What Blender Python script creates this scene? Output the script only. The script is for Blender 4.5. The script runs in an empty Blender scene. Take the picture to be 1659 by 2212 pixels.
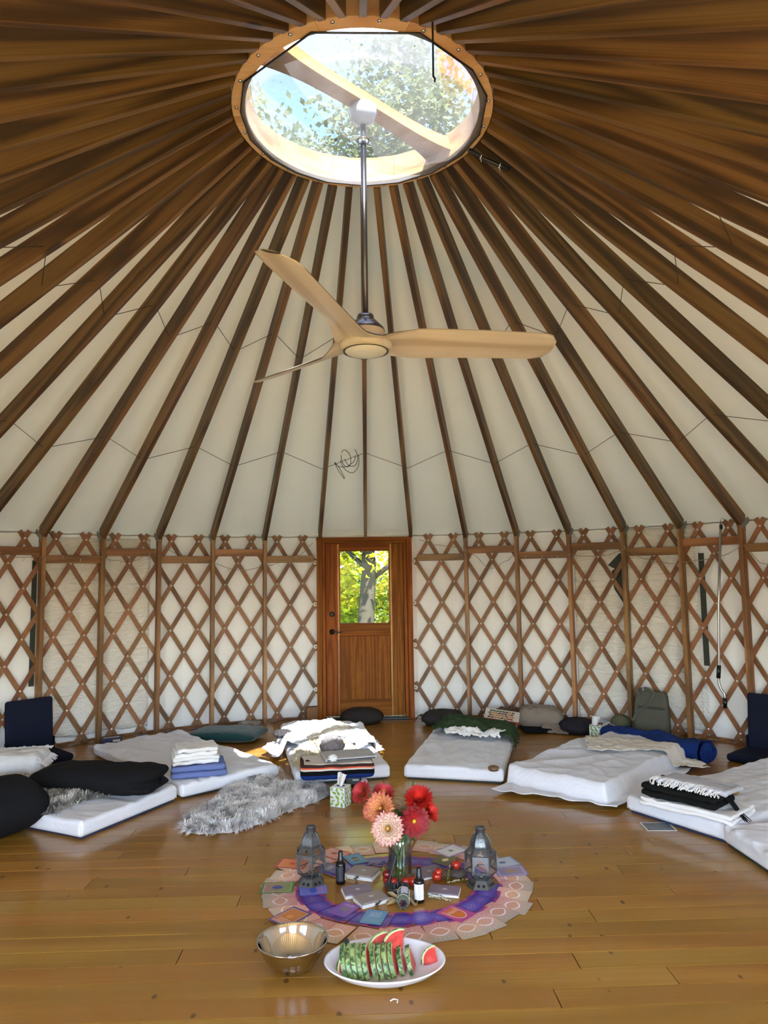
import bpy, bmesh, math, random
from math import sin, cos, pi, radians as R_, sqrt, atan2, hypot, floor as fl
from mathutils import Vector, Matrix, Euler, noise
random.seed(7)
SC = bpy.context.scene
COL = SC.collection

# ------------------------------------------------------------------ camera
cam_d = bpy.data.cameras.new('camera'); cam = bpy.data.objects.new('camera', cam_d); COL.objects.link(cam)
pitch, yaw, roll = .0929, .0300, -.0146
fw = Vector((cos(pitch)*sin(yaw), cos(pitch)*cos(yaw), sin(pitch)))
rt = Vector((cos(yaw), -sin(yaw), 0)); up = rt.cross(fw)
rt, up = rt*cos(roll)+up*sin(roll), up*cos(roll)-rt*sin(roll)
mw = Matrix((rt, up, -fw)).transposed().to_4x4(); mw.translation = (-.0281, -3.8986, 1.6158)
cam.matrix_world = mw
cam_d.sensor_fit = 'HORIZONTAL'; cam_d.sensor_width = 36; cam_d.lens = 36*1534/1659
cam_d.clip_start = .05; cam_d.clip_end = 300
SC.camera = cam

# ------------------------------------------------------------------ light and exposure
SC.view_settings.view_transform = 'Standard'; SC.view_settings.look = 'None'
SC.view_settings.gamma = 1; SC.view_settings.use_curve_mapping = False
SC.view_settings.exposure = 2.98
W = bpy.data.worlds.new('sky'); SC.world = W; W.use_nodes = True
wn = W.node_tree.nodes; wl = W.node_tree.links
sky = wn.new('ShaderNodeTexSky'); sky.sky_type = 'NISHITA'; sky.sun_disc = False
sky.sun_elevation = R_(57); sky.sun_rotation = R_(180-12); sky.air_density = 1.0; sky.dust_density = 1.0; sky.ozone_density = 1.0
bg = wn['Background']; bg.inputs['Strength'].default_value = .38
wl.new(sky.outputs[0], bg.inputs[0])
sun_d = bpy.data.lights.new('sun', 'SUN'); sun = bpy.data.objects.new('sun', sun_d); COL.objects.link(sun)
sun_d.energy = 13; sun_d.angle = R_(.6); sun_d.color = (1, .97, .92)
sun.rotation_euler = Vector((-.52, 2.72, -4.22)).to_track_quat('-Z', 'Y').to_euler()
try:
    SC.cycles.use_denoising = True; SC.cycles.denoiser = 'OPENIMAGEDENOISE'
    SC.cycles.use_adaptive_sampling = True; SC.cycles.adaptive_threshold = .045
    SC.cycles.max_bounces = 8; SC.cycles.diffuse_bounces = 5; SC.cycles.transparent_max_bounces = 16
    SC.cycles.glossy_bounces = 3; SC.cycles.transmission_bounces = 4; SC.cycles.sample_clamp_indirect = 6
    SC.cycles.caustics_reflective = False; SC.cycles.caustics_refractive = False
except Exception: pass

# ------------------------------------------------------------------ materials
def S(r, g, b):
    f = lambda c: (c/255/12.92 if c/255 <= .04045 else ((c/255+.055)/1.055)**2.4)
    return (f(r), f(g), f(b), 1)
def mk(name):
    m = bpy.data.materials.new(name); m.use_nodes = True
    return m, m.node_tree, m.node_tree.nodes['Principled BSDF']
def N(nt, t, ins=None, **kw):
    n = nt.nodes.new(t)
    for k, v in kw.items(): setattr(n, k, v)
    for k, v in (ins or {}).items():
        s = n.inputs[k]
        if isinstance(v, bpy.types.NodeSocket): nt.links.new(v, s)
        else: s.default_value = v
    return n
def mix(nt, f, a, b, bt='MIX'):
    n = N(nt, 'ShaderNodeMix', {0: f, 6: a, 7: b}, data_type='RGBA'); n.blend_type = bt
    return n.outputs[2]
def ma(nt, op, a, b=0., c=0.):
    n = N(nt, 'ShaderNodeMath', {0: a, 1: b, 2: c}, operation=op); return n.outputs[0]
def ramp(nt, f, stops):
    n = N(nt, 'ShaderNodeValToRGB', {0: f}); e = n.color_ramp.elements
    while len(e) < len(stops): e.new(.5)
    for i, (p, c) in enumerate(stops):
        e[i].position = p; e[i].color = c if isinstance(c, tuple) else (c, c, c, 1)
    return n.outputs[0]
def coords(nt, scale=(1, 1, 1), rnd=True, kind='Object'):
    tc = N(nt, 'ShaderNodeTexCoord'); v = tc.outputs[kind]
    if rnd:
        oi = N(nt, 'ShaderNodeObjectInfo')
        cx = N(nt, 'ShaderNodeCombineXYZ', {0: ma(nt, 'MULTIPLY', oi.outputs['Random'], 37.), 1: ma(nt, 'MULTIPLY', oi.outputs['Random'], 91.), 2: ma(nt, 'MULTIPLY', oi.outputs['Random'], 53.)})
        v = N(nt, 'ShaderNodeVectorMath', {0: v, 1: cx.outputs[0]}, operation='ADD').outputs[0]
    return N(nt, 'ShaderNodeVectorMath', {0: v, 1: scale}, operation='MULTIPLY').outputs[0]
def bump(nt, bs, h, strength=.3, dist=.01):
    b = N(nt, 'ShaderNodeBump', {'Strength': strength, 'Distance': dist, 'Height': h})
    nt.links.new(b.outputs[0], bs.inputs['Normal']); return b
def plain(name, c, rough=.5, metal=0., spec=.5):
    m, nt, bs = mk(name)
    bs.inputs['Base Color'].default_value = c; bs.inputs['Roughness'].default_value = rough
    bs.inputs['Metallic'].default_value = metal; bs.inputs['Specular IOR Level'].default_value = spec
    ns = N(nt, 'ShaderNodeTexNoise', {'Vector': coords(nt, (1, 1, 1)), 'Scale': 14., 'Detail': 3.})
    cc = mix(nt, ramp(nt, ns.outputs[0], [(.3, .0), (.7, .16)]), c, tuple(x*.72 for x in c[:3])+(1,))
    nt.links.new(cc, bs.inputs['Base Color'])
    return m
def wood(name, dark, mid, light, rough=.45, stretch=(1., 12., 12.), knots=.0, vary=.25, rings=26., knot_scale=(1.4, 5., 5.), coat=0., spec=.5):
    m, nt, bs = mk(name)
    v = coords(nt, stretch)
    n1 = N(nt, 'ShaderNodeTexNoise', {'Vector': v, 'Scale': .55, 'Detail': 1.5, 'Roughness': .4})
    n2 = N(nt, 'ShaderNodeTexNoise', {'Vector': N(nt, 'ShaderNodeVectorMath', {0: v, 1: (.8, 9., 9.)}, operation='MULTIPLY').outputs[0], 'Scale': 1.2, 'Detail': 4.})
    rg = ma(nt, 'SINE', ma(nt, 'ADD', ma(nt, 'MULTIPLY', n1.outputs[0], rings), ma(nt, 'MULTIPLY', n2.outputs[0], 1.6)))
    rg = ma(nt, 'MULTIPLY_ADD', rg, .5, .5)
    c = ramp(nt, rg, [(.0, dark), (.42, mid), (1., light)])
    c = mix(nt, ramp(nt, n2.outputs[0], [(.35, .35), (.62, 0.)]), c, dark)
    oi = N(nt, 'ShaderNodeObjectInfo')
    if knots > 0:
        vo = N(nt, 'ShaderNodeTexVoronoi', {'Vector': coords(nt, knot_scale), 'Scale': 1.})
        n3 = N(nt, 'ShaderNodeTexNoise', {'Vector': coords(nt, (9, 30, 30)), 'Scale': 1.})
        d = ma(nt, 'ADD', vo.outputs['Distance'], ma(nt, 'MULTIPLY_ADD', n3.outputs[0], .10, -.05))
        kf = ramp(nt, d, [(knots*.55, 1.), (knots, .0)])
        c = mix(nt, ma(nt, 'MULTIPLY', kf, .85), c, tuple(x*.22 for x in dark[:3])+(1,))
    val = ma(nt, 'MULTIPLY_ADD', oi.outputs['Random'], vary, 1-vary*.55)
    hs = N(nt, 'ShaderNodeHueSaturation', {'Hue': ma(nt, 'MULTIPLY_ADD', oi.outputs['Random'], -.016, .508), 'Saturation': 1., 'Value': val, 'Color': c})
    nt.links.new(hs.outputs[0], bs.inputs['Base Color'])
    bs.inputs['Roughness'].default_value = rough; bs.inputs['Specular IOR Level'].default_value = spec
    if coat: bs.inputs['Coat Weight'].default_value = coat; bs.inputs['Coat Roughness'].default_value = .15
    bump(nt, bs, rg, .12, .002)
    return m
def cloth(name, c, rough=.95, weave=350., fold=0., fold_scale=5., tint=None, sheen=.0):
    m, nt, bs = mk(name)
    v = coords(nt, (1, 1, 1))
    a = N(nt, 'ShaderNodeTexNoise', {'Vector': v, 'Scale': weave, 'Detail': 2.})
    b = N(nt, 'ShaderNodeTexNoise', {'Vector': v, 'Scale': fold_scale, 'Detail': 5., 'Roughness': .55, 'Distortion': 1.2})
    cc = mix(nt, ramp(nt, b.outputs[0], [(.3, .0), (.75, .22)]), c, tint or tuple(x*.75 for x in c[:3])+(1,))
    nt.links.new(cc, bs.inputs['Base Color'])
    bs.inputs['Roughness'].default_value = rough; bs.inputs['Specular IOR Level'].default_value = .15
    bs.inputs['Sheen Weight'].default_value = sheen
    h = ma(nt, 'ADD', ma(nt, 'MULTIPLY', a.outputs[0], .06), ma(nt, 'MULTIPLY', b.outputs[0], fold))
    bump(nt, bs, h, .6, .02)
    return m
def glassy(name, tint=(1, 1, 1, 1), refl=.08, rough=.02, fk=.5):
    m, nt, bs = mk(name); nt.nodes.remove(bs)
    out = nt.nodes['Material Output']
    t = N(nt, 'ShaderNodeBsdfTransparent', {'Color': tint}); g = N(nt, 'ShaderNodeBsdfGlossy', {'Roughness': rough})
    lw = N(nt, 'ShaderNodeLayerWeight', {'Blend': .25})
    f = ma(nt, 'ADD', ma(nt, 'MULTIPLY', lw.outputs['Fresnel'], fk), refl)
    mx = N(nt, 'ShaderNodeMixShader', {0: f, 1: t.outputs[0], 2: g.outputs[0]})
    nt.links.new(mx.outputs[0], out.inputs[0]); return m

FIR = wood('fir_rafter', S(70, 47, 17), S(106, 74, 30), S(128, 95, 46), .5, (1., 14., 14.), .10, .35, 24., (1.1, .4, 7.))
FIRP = wood('fir_post', S(118, 82, 44), S(154, 110, 62), S(172, 128, 78), .45, (14., 14., 1.), .04, .3, 18.)
FIRB = wood('fir_brace', S(118, 78, 44), S(150, 104, 60), S(168, 122, 76), .45, (1., 14., 14.), .04, .4, 22.)
SLAT = wood('lattice_wood', S(112, 74, 46), S(138, 94, 60), S(152, 108, 72), .5, (6., 6., 2.), 0., .4, 12.)
DOORW = wood('door_fir', S(116, 62, 16), S(138, 78, 22), S(154, 92, 31), .5, (22., 22., 1.), 0., .12, 30., spec=.12)
DOORH = wood('door_fir_horizontal', S(112, 60, 16), S(138, 78, 22), S(154, 92, 31), .5, (1., 22., 22.), 0., .12, 24., spec=.12)
RINGW = wood('ring_wood', S(184, 140, 88), S(206, 164, 110), S(216, 178, 126), .45, (5., 5., 14.), 0., .15, 14.)
PINE = wood('pine_floor', S(146, 100, 34), S(162, 115, 42), S(168, 122, 50), .45, (1.1, 9., 9.), .105, .12, 9., (8.5, 4.6, .0), coat=.7, spec=.25)
FANW = wood('fan_blade_wood', S(186, 170, 146), S(208, 196, 174), S(218, 208, 190), .4, (1.2, 16., 16.), 0., .08, 16.)
STEEL = plain('steel', S(190, 192, 195), .25, 1.)
ZINC = plain('zinc', S(150, 152, 148), .5, .85)
DARKM = plain('dark_metal', S(44, 40, 38), .4, .7)
WIREM = plain('wire_grey', S(88, 84, 78), .5, .4)
BLACKP = plain('black_plastic', S(18, 18, 20), .35)
WHITEP = plain('white_plastic', S(225, 222, 214), .5)
RIVET = plain('rivet', S(225, 225, 222), .3, .35)

def canvas(name, c, trans, fold, fs):
    m, nt, bs = mk(name)
    v = coords(nt, (1, 1, 1), rnd=False)
    b = N(nt, 'ShaderNodeTexNoise', {'Vector': v, 'Scale': fs, 'Detail': 5., 'Roughness': .5, 'Distortion': 1.})
    a = N(nt, 'ShaderNodeTexNoise', {'Vector': v, 'Scale': 420., 'Detail': 1.})
    cc = mix(nt, ramp(nt, b.outputs[0], [(.3, 0.), (.8, .12)]), c, tuple(x*.8 for x in c[:3])+(1,))
    nt.links.new(cc, bs.inputs['Base Color']); bs.inputs['Roughness'].default_value = .95; bs.inputs['Specular IOR Level'].default_value = .1
    bp = bump(nt, bs, ma(nt, 'ADD', ma(nt, 'MULTIPLY', b.outputs[0], fold), ma(nt, 'MULTIPLY', a.outputs[0], .03)), .5, .03)
    t = N(nt, 'ShaderNodeBsdfTranslucent', {'Color': cc, 'Normal': bp.outputs[0]})
    mx = N(nt, 'ShaderNodeMixShader', {0: trans, 1: bs.outputs[0], 2: t.outputs[0]})
    nt.links.new(mx.outputs[0], nt.nodes['Material Output'].inputs[0]); return m
ROOFC = canvas('roof_canvas', S(238, 245, 236), .004, .25, 2.2)
WALLC = canvas('wall_canvas', S(242, 242, 240), .01, .4, 2.6)

# ------------------------------------------------------------------ mesh helpers
class MB:
    def __init__(s): s.v = []; s.f = []; s.mi = []; s.cur = 0
    def add(s, vs, fs):
        o = len(s.v); s.v += [tuple(v) for v in vs]
        for f in fs: s.f.append(tuple(i+o for i in f)); s.mi.append(s.cur)
        return s
    def box(s, c, d, rot=None):
        x, y, z = d[0]/2, d[1]/2, d[2]/2
        vs = [Vector((i*x, j*y, k*z)) for i in (-1, 1) for j in (-1, 1) for k in (-1, 1)]
        if rot is not None: vs = [rot @ v for v in vs]
        c = Vector(c)
        return s.add([v+c for v in vs], [(0, 1, 3, 2), (4, 6, 7, 5), (0, 4, 5, 1), (2, 3, 7, 6), (0, 2, 6, 4), (1, 5, 7, 3)])
    def tube(s, pts, r, n=8, cap=True):
        pts = [Vector(p) for p in pts]; rs = r if isinstance(r, (list, tuple)) else [r]*len(pts)
        vs = []; prev = None
        for i, p in enumerate(pts):
            t = (pts[min(i+1, len(pts)-1)]-pts[max(i-1, 0)]).normalized()
            a = prev if prev else (Vector((0, 0, 1)) if abs(t.z) < .9 else Vector((1, 0, 0)))
            u = (a-t*a.dot(t)).normalized(); w = t.cross(u); prev = u
            for j in range(n):
                q = 2*pi*j/n; vs.append(p+(u*cos(q)+w*sin(q))*rs[i])
        fs = [(i*n+j, i*n+(j+1) % n, (i+1)*n+(j+1) % n, (i+1)*n+j) for i in range(len(pts)-1) for j in range(n)]
        if cap: fs += [tuple(range(n-1, -1, -1)), tuple(range((len(pts)-1)*n, len(pts)*n))]
        return s.add(vs, fs)
    def lathe(s, prof, n=32, c=(0, 0, 0), sx=1., sy=1., close=False, a0=0.):
        vs = [(c[0]+r*cos(a0+2*pi*j/n)*sx, c[1]+r*sin(a0+2*pi*j/n)*sy, c[2]+z) for r, z in prof for j in range(n)]
        m = len(prof)
        fs = [(i*n+j, i*n+(j+1) % n, (i+1)*n+(j+1) % n, (i+1)*n+j) for i in range(m-1) for j in range(n)]
        if close:
            fs += [tuple(range(n-1, -1, -1)), tuple(range((m-1)*n, m*n))]
        return s.add(vs, fs)
    def grid(s, fn, nu, nv, flip=False, wrapu=False):
        vs = [fn(i/nu, j/nv) for j in range(nv+1) for i in range(nu+(0 if wrapu else 1))]
        w = nu+(0 if wrapu else 1); fs = []
        for j in range(nv):
            for i in range(nu):
                q = (j*w+i, j*w+(i+1) % w, (j+1)*w+(i+1) % w, (j+1)*w+i)
                fs.append(q[::-1] if flip else q)
        return s.add(vs, fs)
    def prism(s, poly, z0, z1):
        n = len(poly)
        return s.add([(x, y, z0) for x, y in poly]+[(x, y, z1) for x, y in poly],
                     [tuple(range(n-1, -1, -1)), tuple(range(n, 2*n))]+[(i, (i+1) % n, n+(i+1) % n, n+i) for i in range(n)])
    def mesh(s, name, mats, smooth=False):
        me = bpy.data.meshes.new(name); me.from_pydata(s.v, [], s.f)
        for m in (mats if isinstance(mats, (list, tuple)) else [mats]): me.materials.append(m)
        for p, i in zip(me.polygons, s.mi): p.material_index = i; p.use_smooth = smooth
        me.update(); return me
    def build(s, name, mats, parent=None, smooth=False, loc=(0, 0, 0), rot=(0, 0, 0), bevel=0., kind=None, fix=False):
        me = s.mesh(name, mats, smooth)
        if fix:
            b = bmesh.new(); b.from_mesh(me); bmesh.ops.recalc_face_normals(b, faces=b.faces); b.to_mesh(me); b.free()
        return link(name, me, parent, loc, rot, bevel, kind)
def link(name, me, parent=None, loc=(0, 0, 0), rot=(0, 0, 0), bevel=0., kind=None):
    o = bpy.data.objects.new(name, me); COL.objects.link(o); o.location = loc; o.rotation_euler = rot
    if parent is not None: o.parent = parent
    if bevel:
        b = o.modifiers.new('bevel', 'BEVEL'); b.width = bevel; b.segments = 2; b.limit_method = 'ANGLE'
    if kind: o['kind'] = kind
    return o
def tag(o, label, cat, group=None):
    o['label'] = label; o['category'] = cat
    if group: o['group'] = group
    return o
def thing(name, label, cat, loc=(0, 0, 0), rz=0., group=None, rot=None):
    o = bpy.data.objects.new(name, None); COL.objects.link(o); o.empty_display_size = .1
    o.location = loc; o.rotation_euler = rot or (0, 0, rz); return tag(o, label, cat, group)
def struct(o): o['kind'] = 'structure'; return o
def root(name, loc=(0, 0, 0)):
    o = bpy.data.objects.new(name, None); COL.objects.link(o); o.empty_display_size = .1; o.location = loc; return struct(o)
def nz(x, y, z=0., s=1.): return noise.noise(Vector((x*s, y*s, z)))

# ------------------------------------------------------------------ floor
FR = 4.62
floor_o = struct(MB().lathe([(.001, -.06), (FR+.1, -.06), (FR+.1, -.012), (.001, -.012)], 96, close=True).build('floor', plain('subfloor', S(70, 46, 20), .8)))
pw = .13; row = 0
rng = random.Random(3)
y = -FR+.02
while y < FR-.02:
    yc = y+pw/2; half = sqrt(max(.05, FR*FR-max(abs(y), abs(y+pw))**2+.0))
    x = -half; first = True
    while x < half-.02:
        ln = rng.uniform(2.2, 4.6) if not first else rng.uniform(.9, 4.2)
        first = False
        x1 = min(half, x+ln)
        if half-x1 < .5: x1 = half
        w = x1-x; dz = rng.uniform(-.0006, .0006)
        m = MB(); g = .0019; hx, hy = w/2-g, pw/2-g; b = .0004
        m.add([(-hx, -hy, -.012), (hx, -hy, -.012), (hx, hy, -.012), (-hx, hy, -.012), (-hx, -hy, -b), (hx, -hy, -b), (hx, hy, -b), (-hx, hy, -b),
               (-hx+b, -hy+b, 0), (hx-b, -hy+b, 0), (hx-b, hy-b, 0), (-hx+b, hy-b, 0)],
              [(0, 1, 5, 4), (1, 2, 6, 5), (2, 3, 7, 6), (3, 0, 4, 7), (4, 5, 9, 8), (5, 6, 10, 9), (6, 7, 11, 10), (7, 4, 8, 11), (8, 9, 10, 11)])
        m.build('plank', PINE, floor_o, loc=(x+w/2, yc, dz-.0006))
        x = x1
    y += pw; row += 1

# ------------------------------------------------------------------ walls: canvas, lattice, posts
DA = R_(7.5)
def pol(a, r, z): return (r*sin(a), r*cos(a), z)
RW = 4.62; WT = 2.16
def wall_canvas(name, a0, a1, holes, mat):
    m = MB(); na = int(round((a1-a0)/1.25)); zs = [-.02, .25, .5, .75, 1., 1.25, 1.5, 1.75, 1.88, 2.02, WT]
    for j in range(len(zs)-1):
        for i in range(na):
            aa, ab = a0+i*1.25, a0+(i+1)*1.25; zm = (zs[j]+zs[j+1])/2; am = (aa+ab)/2
            if any(h0 < am < h1 and z0 < zm < z1 for h0, h1, z0, z1 in holes): continue
            P = lambda d, z: pol(R_(d), RW+.012*nz(d*.35, z*.6, 3)+.006*nz(d*1.3, z, 7), z)
            m.add([P(aa, zs[j]), P(ab, zs[j]), P(ab, zs[j+1]), P(aa, zs[j+1])], [(0, 1, 2, 3)])
    return m.build(name, mat, smooth=True)
wall_f = struct(wall_canvas('wall_front', -75, 75, [(-6.25, 6.25, -1, 2.05)], WALLC))
WIN = [(138, 158), (-158, -138)]
wall_b = struct(wall_canvas('wall_rear', 75, 285, [(a % 360, b % 360 if b > 0 else b+360, .75, 1.88) for a, b in [(w[0] if w[0] > 0 else w[0]+360, w[1] if w[1] > 0 else w[1]+360) for w in WIN]]+[(170, 190, -1, 2.02)], WALLC))
def arcstrip(m, a0, a1, z0, z1, ra, rb, n=8):   # curved box following the wall
    def ring(a): return [pol(a, ra, z0), pol(a, rb, z0), pol(a, rb, z1), pol(a, ra, z1)]
    vs = []
    for i in range(n+1): vs += ring(a0+(a1-a0)*i/n)
    fs = [(4*i+j, 4*i+(j+1) % 4, 4*i+4+(j+1) % 4, 4*i+4+j) for i in range(n) for j in range(4)]+[(3, 2, 1, 0), (4*n, 4*n+1, 4*n+2, 4*n+3)]
    m.add(vs, fs)
for i, (w0, w1) in enumerate(WIN):
    m = MB()
    for z in (.72, 1.85): arcstrip(m, R_(w0-.5), R_(w1+.5), z, z+.05, 4.6, 4.66)
    for d in (w0-.3, w1+.3): arcstrip(m, R_(d-.3), R_(d+.3), .75, 1.87, 4.6, 4.66, 1)
    wf = struct(m.build('window_%d' % (i+1), SLAT))
    pd = bpy.data.lights.new('window_portal', 'AREA'); pd.shape = 'RECTANGLE'; pd.size = 2*4.7*sin(R_(10)); pd.size_y = 1.13
    pd.cycles.is_portal = True
    po = bpy.data.objects.new('window_portal', pd); COL.objects.link(po)
    a = R_((w0+w1)/2); po.location = pol(a, 4.72, 1.315); po.rotation_euler = Vector((-sin(a), -cos(a), 0)).to_track_quat('-Z', 'Z').to_euler()

def slat_mesh(a_top, sgn, ra, zt=2.128, zb=.015):
    # lattice slat that starts at angle a_top (z = 2.055 crossing) and runs down, sgn=+1 to the right
    per = .488/(DA/2)        # drop per radian
    hw = .0225; th = .0055; m = MB(); n = 10; rows = []
    slope = per/4.5; L = sqrt(1+slope*slope); ca, sa = 1/L, slope/L
    aw = hw*sa/4.5*1; zw = hw*ca
    for i in range(n+1):
        z = zt+(zb-zt)*i/n
        a = a_top+sgn*(2.055-z)/per
        rows.append((a, z))
    return rows, aw*sgn, zw, th
def add_slat(name, rows, aw, zw, th, ra, parent, mat):
    a_c, z_c = rows[len(rows)//2]
    m = MB(); vs = []; n = len(rows)-1
    for a, z in rows:
        for (da, dz, r) in ((aw, zw, ra), (-aw, -zw, ra), (-aw, -zw, ra+2*th), (aw, zw, ra+2*th)):
            q = pol(a+da, r, z+dz); vs.append((q[0], q[1], q[2]))
    fs = [(4*i+j, 4*i+(j+1) % 4, 4*i+4+(j+1) % 4, 4*i+4+j) for i in range(n) for j in range(4)]+[(3, 2, 1, 0), (4*n, 4*n+1, 4*n+2, 4*n+3)]
    c = Vector(pol(a_c, ra, z_c)); m.add([Vector(v)-c for v in vs], fs)
    return m.build(name, mat, parent, loc=c)
def clipped(rows):
    # the slat stops at the door frame: keep the pieces on either side of it
    out = []; cur = []
    fine = []
    for (a0, z0), (a1, z1) in zip(rows, rows[1:]):
        for t in range(6): fine.append((a0+(a1-a0)*t/6, z0+(z1-z0)*t/6))
    fine.append(rows[-1])
    for a, z in fine:
        if abs(a) > R_(7.0) and abs(a) < R_(68): cur.append((a, z))
        else:
            if len(cur) > 3: out.append(cur)
            cur = []
    if len(cur) > 3: out.append(cur)
    res = []
    for c in out:
        k = max(2, len(c)//6); res.append([c[round(i*(len(c)-1)/k)] for i in range(k+1)])
    return res
riv = MB()
for c in range(-24, 25):
    at_ = (c+.5)*DA/2
    for sgn, ra in ((-1, 4.548), (1, 4.562)):
        rows, aw, zw, th = slat_mesh(at_, sgn, ra)
        for rws in clipped(rows): add_slat('lattice_slat', rws, aw, zw, th, ra, wall_f, SLAT)
for c in range(-34, 35):
    for k in range(9):
        z = 2.055-.244*k; a = (c*DA/4)
        if (c+k) % 2 == 0 or z < .05: continue
        if abs(a) < R_(8.0) or c % 2 != (1 if k % 2 == 0 else 0) % 2: continue
        if abs(a) > R_(66): continue
        if c % 4 == 0: continue
        p = Vector(pol(a, 4.546, z)); n = Vector((-sin(a), -cos(a), 0))
        t = Vector((cos(a), -sin(a), 0)); vs = [p+n*.004]
        for j in range(6): vs.append(p+t*.0105*cos(j*pi/3)+Vector((0, 0, .0105*sin(j*pi/3))))
        riv.add(vs, [(0, 1+j, 1+(j+1) % 6) for j in range(6)])
riv.build('lattice_rivet', RIVET, wall_f, kind='stuff')

for k in list(range(-9, -1))+list(range(2, 10)):
    a = k*DA; m = MB().box((0, 0, 1.035), (.04, .088, 2.07))
    m.build('wall_post', FIRP, wall_f, loc=pol(a, 4.496, 0), rot=(0, 0, -a), bevel=.003)
for k in list(range(-9, -1))+list(range(1, 9)):
    zc = 1.851 if (k if k > 0 else -k-1) % 2 == 1 else 1.928
    a0, a1 = (k*DA, (k+1)*DA); am = (a0+a1)/2; ch = 2*4.505*sin(DA/2)-.04
    MB().box((0, 0, 0), (ch, .036, .08)).build('wall_brace', FIRB, wall_f, loc=pol(am, 4.505*cos(DA/2), zc), rot=(0, 0, -am), bevel=.003)
# baseboard strip and steel cable
m = MB(); arcstrip(m, R_(7.6), R_(75), 0, .03, 4.585, 4.61, 40); struct(m.build('baseboard_right', FIRB))
m = MB(); arcstrip(m, R_(-75), R_(-7.6), 0, .03, 4.585, 4.61, 40); struct(m.build('baseboard_left', FIRB))
for nm, a0, a1 in (('trim_1', -75, -6.4), ('trim_2', 6.4, 75)):
    struct(MB().tube([pol(R_(a0+(a1-a0)*i/60), 4.575, 2.112+.004*sin(i*1.9)) for i in range(61)], .005, 6).build(nm, ZINC, smooth=True))

# ------------------------------------------------------------------ roof: canvas, rafters, ring
SL = .596; TH = math.atan(SL); RZ0 = 2.07; RR0 = 4.45
def zb(r): return RZ0+(RR0-r)*SL
m = MB(); nr = 22; per = 6
def roofp(i, j):
    a = i*DA/per; t = j/nr; r = .70+(4.66-.70)*t; ph = (i % per)/per
    rr = r*(cos(DA/2)/cos((ph-.5)*DA)); z = zb(r)+.167-.014*sin(ph*pi)*sin(min(1, t*1.4)*pi)
    wr = max(0, t-.72)/.28
    z += wr*.020*nz(a*22+r*3, r*8, 5)+.004*nz(a*9, r*2.2, 9)
    return (rr*sin(a), rr*cos(a), z)
vs = [roofp(i, j) for j in range(nr+1) for i in range(48*per)]; w = 48*per
m.add(vs, [(j*w+i, (j+1)*w+i, (j+1)*w+(i+1) % w, j*w+(i+1) % w) for j in range(nr) for i in range(w)])
ceil = struct(m.build('ceiling', ROOFC, smooth=True))
RIN = .752; x1 = (RR0-RIN)/cos(TH); x0 = -.10/cos(TH); D = .14; tt = math.tan(TH); hw = .019
prof = [(x0, 0), (x1, 0), (x1+tt*D, D), (x0+tt*D, D)]
m = MB(); m.add([(x, -hw, z) for x, z in prof]+[(x, hw, z) for x, z in prof], [(0, 1, 2, 3), (7, 6, 5, 4), (0, 4, 5, 1), (1, 5, 6, 2), (2, 6, 7, 3), (3, 7, 4, 0)])
raf_me = m.mesh('rafter', FIR)
x0 = .03; prof = [(x0, 0), (x1, 0), (x1+tt*D, D), (x0-.10+tt*D, D)]
m = MB(); m.add([(x, -hw, z) for x, z in prof]+[(x, hw, z) for x, z in prof], [(0, 1, 2, 3), (7, 6, 5, 4), (0, 4, 5, 1), (1, 5, 6, 2), (2, 6, 7, 3), (3, 7, 4, 0)])
raf_door = m.mesh('rafter', FIR)
brk_me = [MB().box((-.07, s_*.0225, .075), (.055, .004, .2), Matrix.Rotation(-TH, 3, 'Y')).mesh('rafter_bracket', ZINC) for s_ in (-1, 1)]
for k in range(48):
    a = k*DA if k not in (1, 47) else (DA*.915 if k == 1 else -DA*.915); er = Vector((sin(a), cos(a), 0)); z = Vector((0, 0, 1))
    ex = -er*cos(TH)+z*sin(TH); ez = er*sin(TH)+z*cos(TH); ey = ez.cross(ex)
    o = link('rafter', raf_me if k not in (0, 1, 47) else raf_door, ceil, bevel=.003)
    M4 = Matrix((ex, ey, ez)).transposed().to_4x4(); M4.translation = pol(a, RR0, RZ0); o.matrix_local = M4
    if k not in (0, 1, 47) and (k < 12 or k > 36):
        for b_ in brk_me: link('rafter_bracket', b_, o)
# ring of laminated wood
RB = 4.287; ring = root('ceiling_ring', (0, 0, RB)); SK = []
for s_ in range(10):
    m = MB(); n = 8; vs = []
    for i in range(n+1):
        a = 2*pi*(s_+.02*0+i/n*.996)/10
        for r, z in ((.672, 0), (.748, 0), (.748, .15), (.672, .15)): vs.append((r*cos(a), r*sin(a), z))
    m.add(vs, [(4*i+j, 4*i+4+j, 4*i+4+(j+1) % 4, 4*i+(j+1) % 4) for i in range(n) for j in range(4)]+[(0, 1, 2, 3), (4*n+3, 4*n+2, 4*n+1, 4*n)])
    m.build('ring_segment', RINGW, ring)
for i in range(20):
    a = 2*pi*(i+.35)/20
    MB().lathe([(.011, 0), (.011, -.003), (.007, -.008), (.001, -.0095)], 10).build('bolt', STEEL, ring, True, loc=(.722*cos(a), .722*sin(a), 0))
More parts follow.
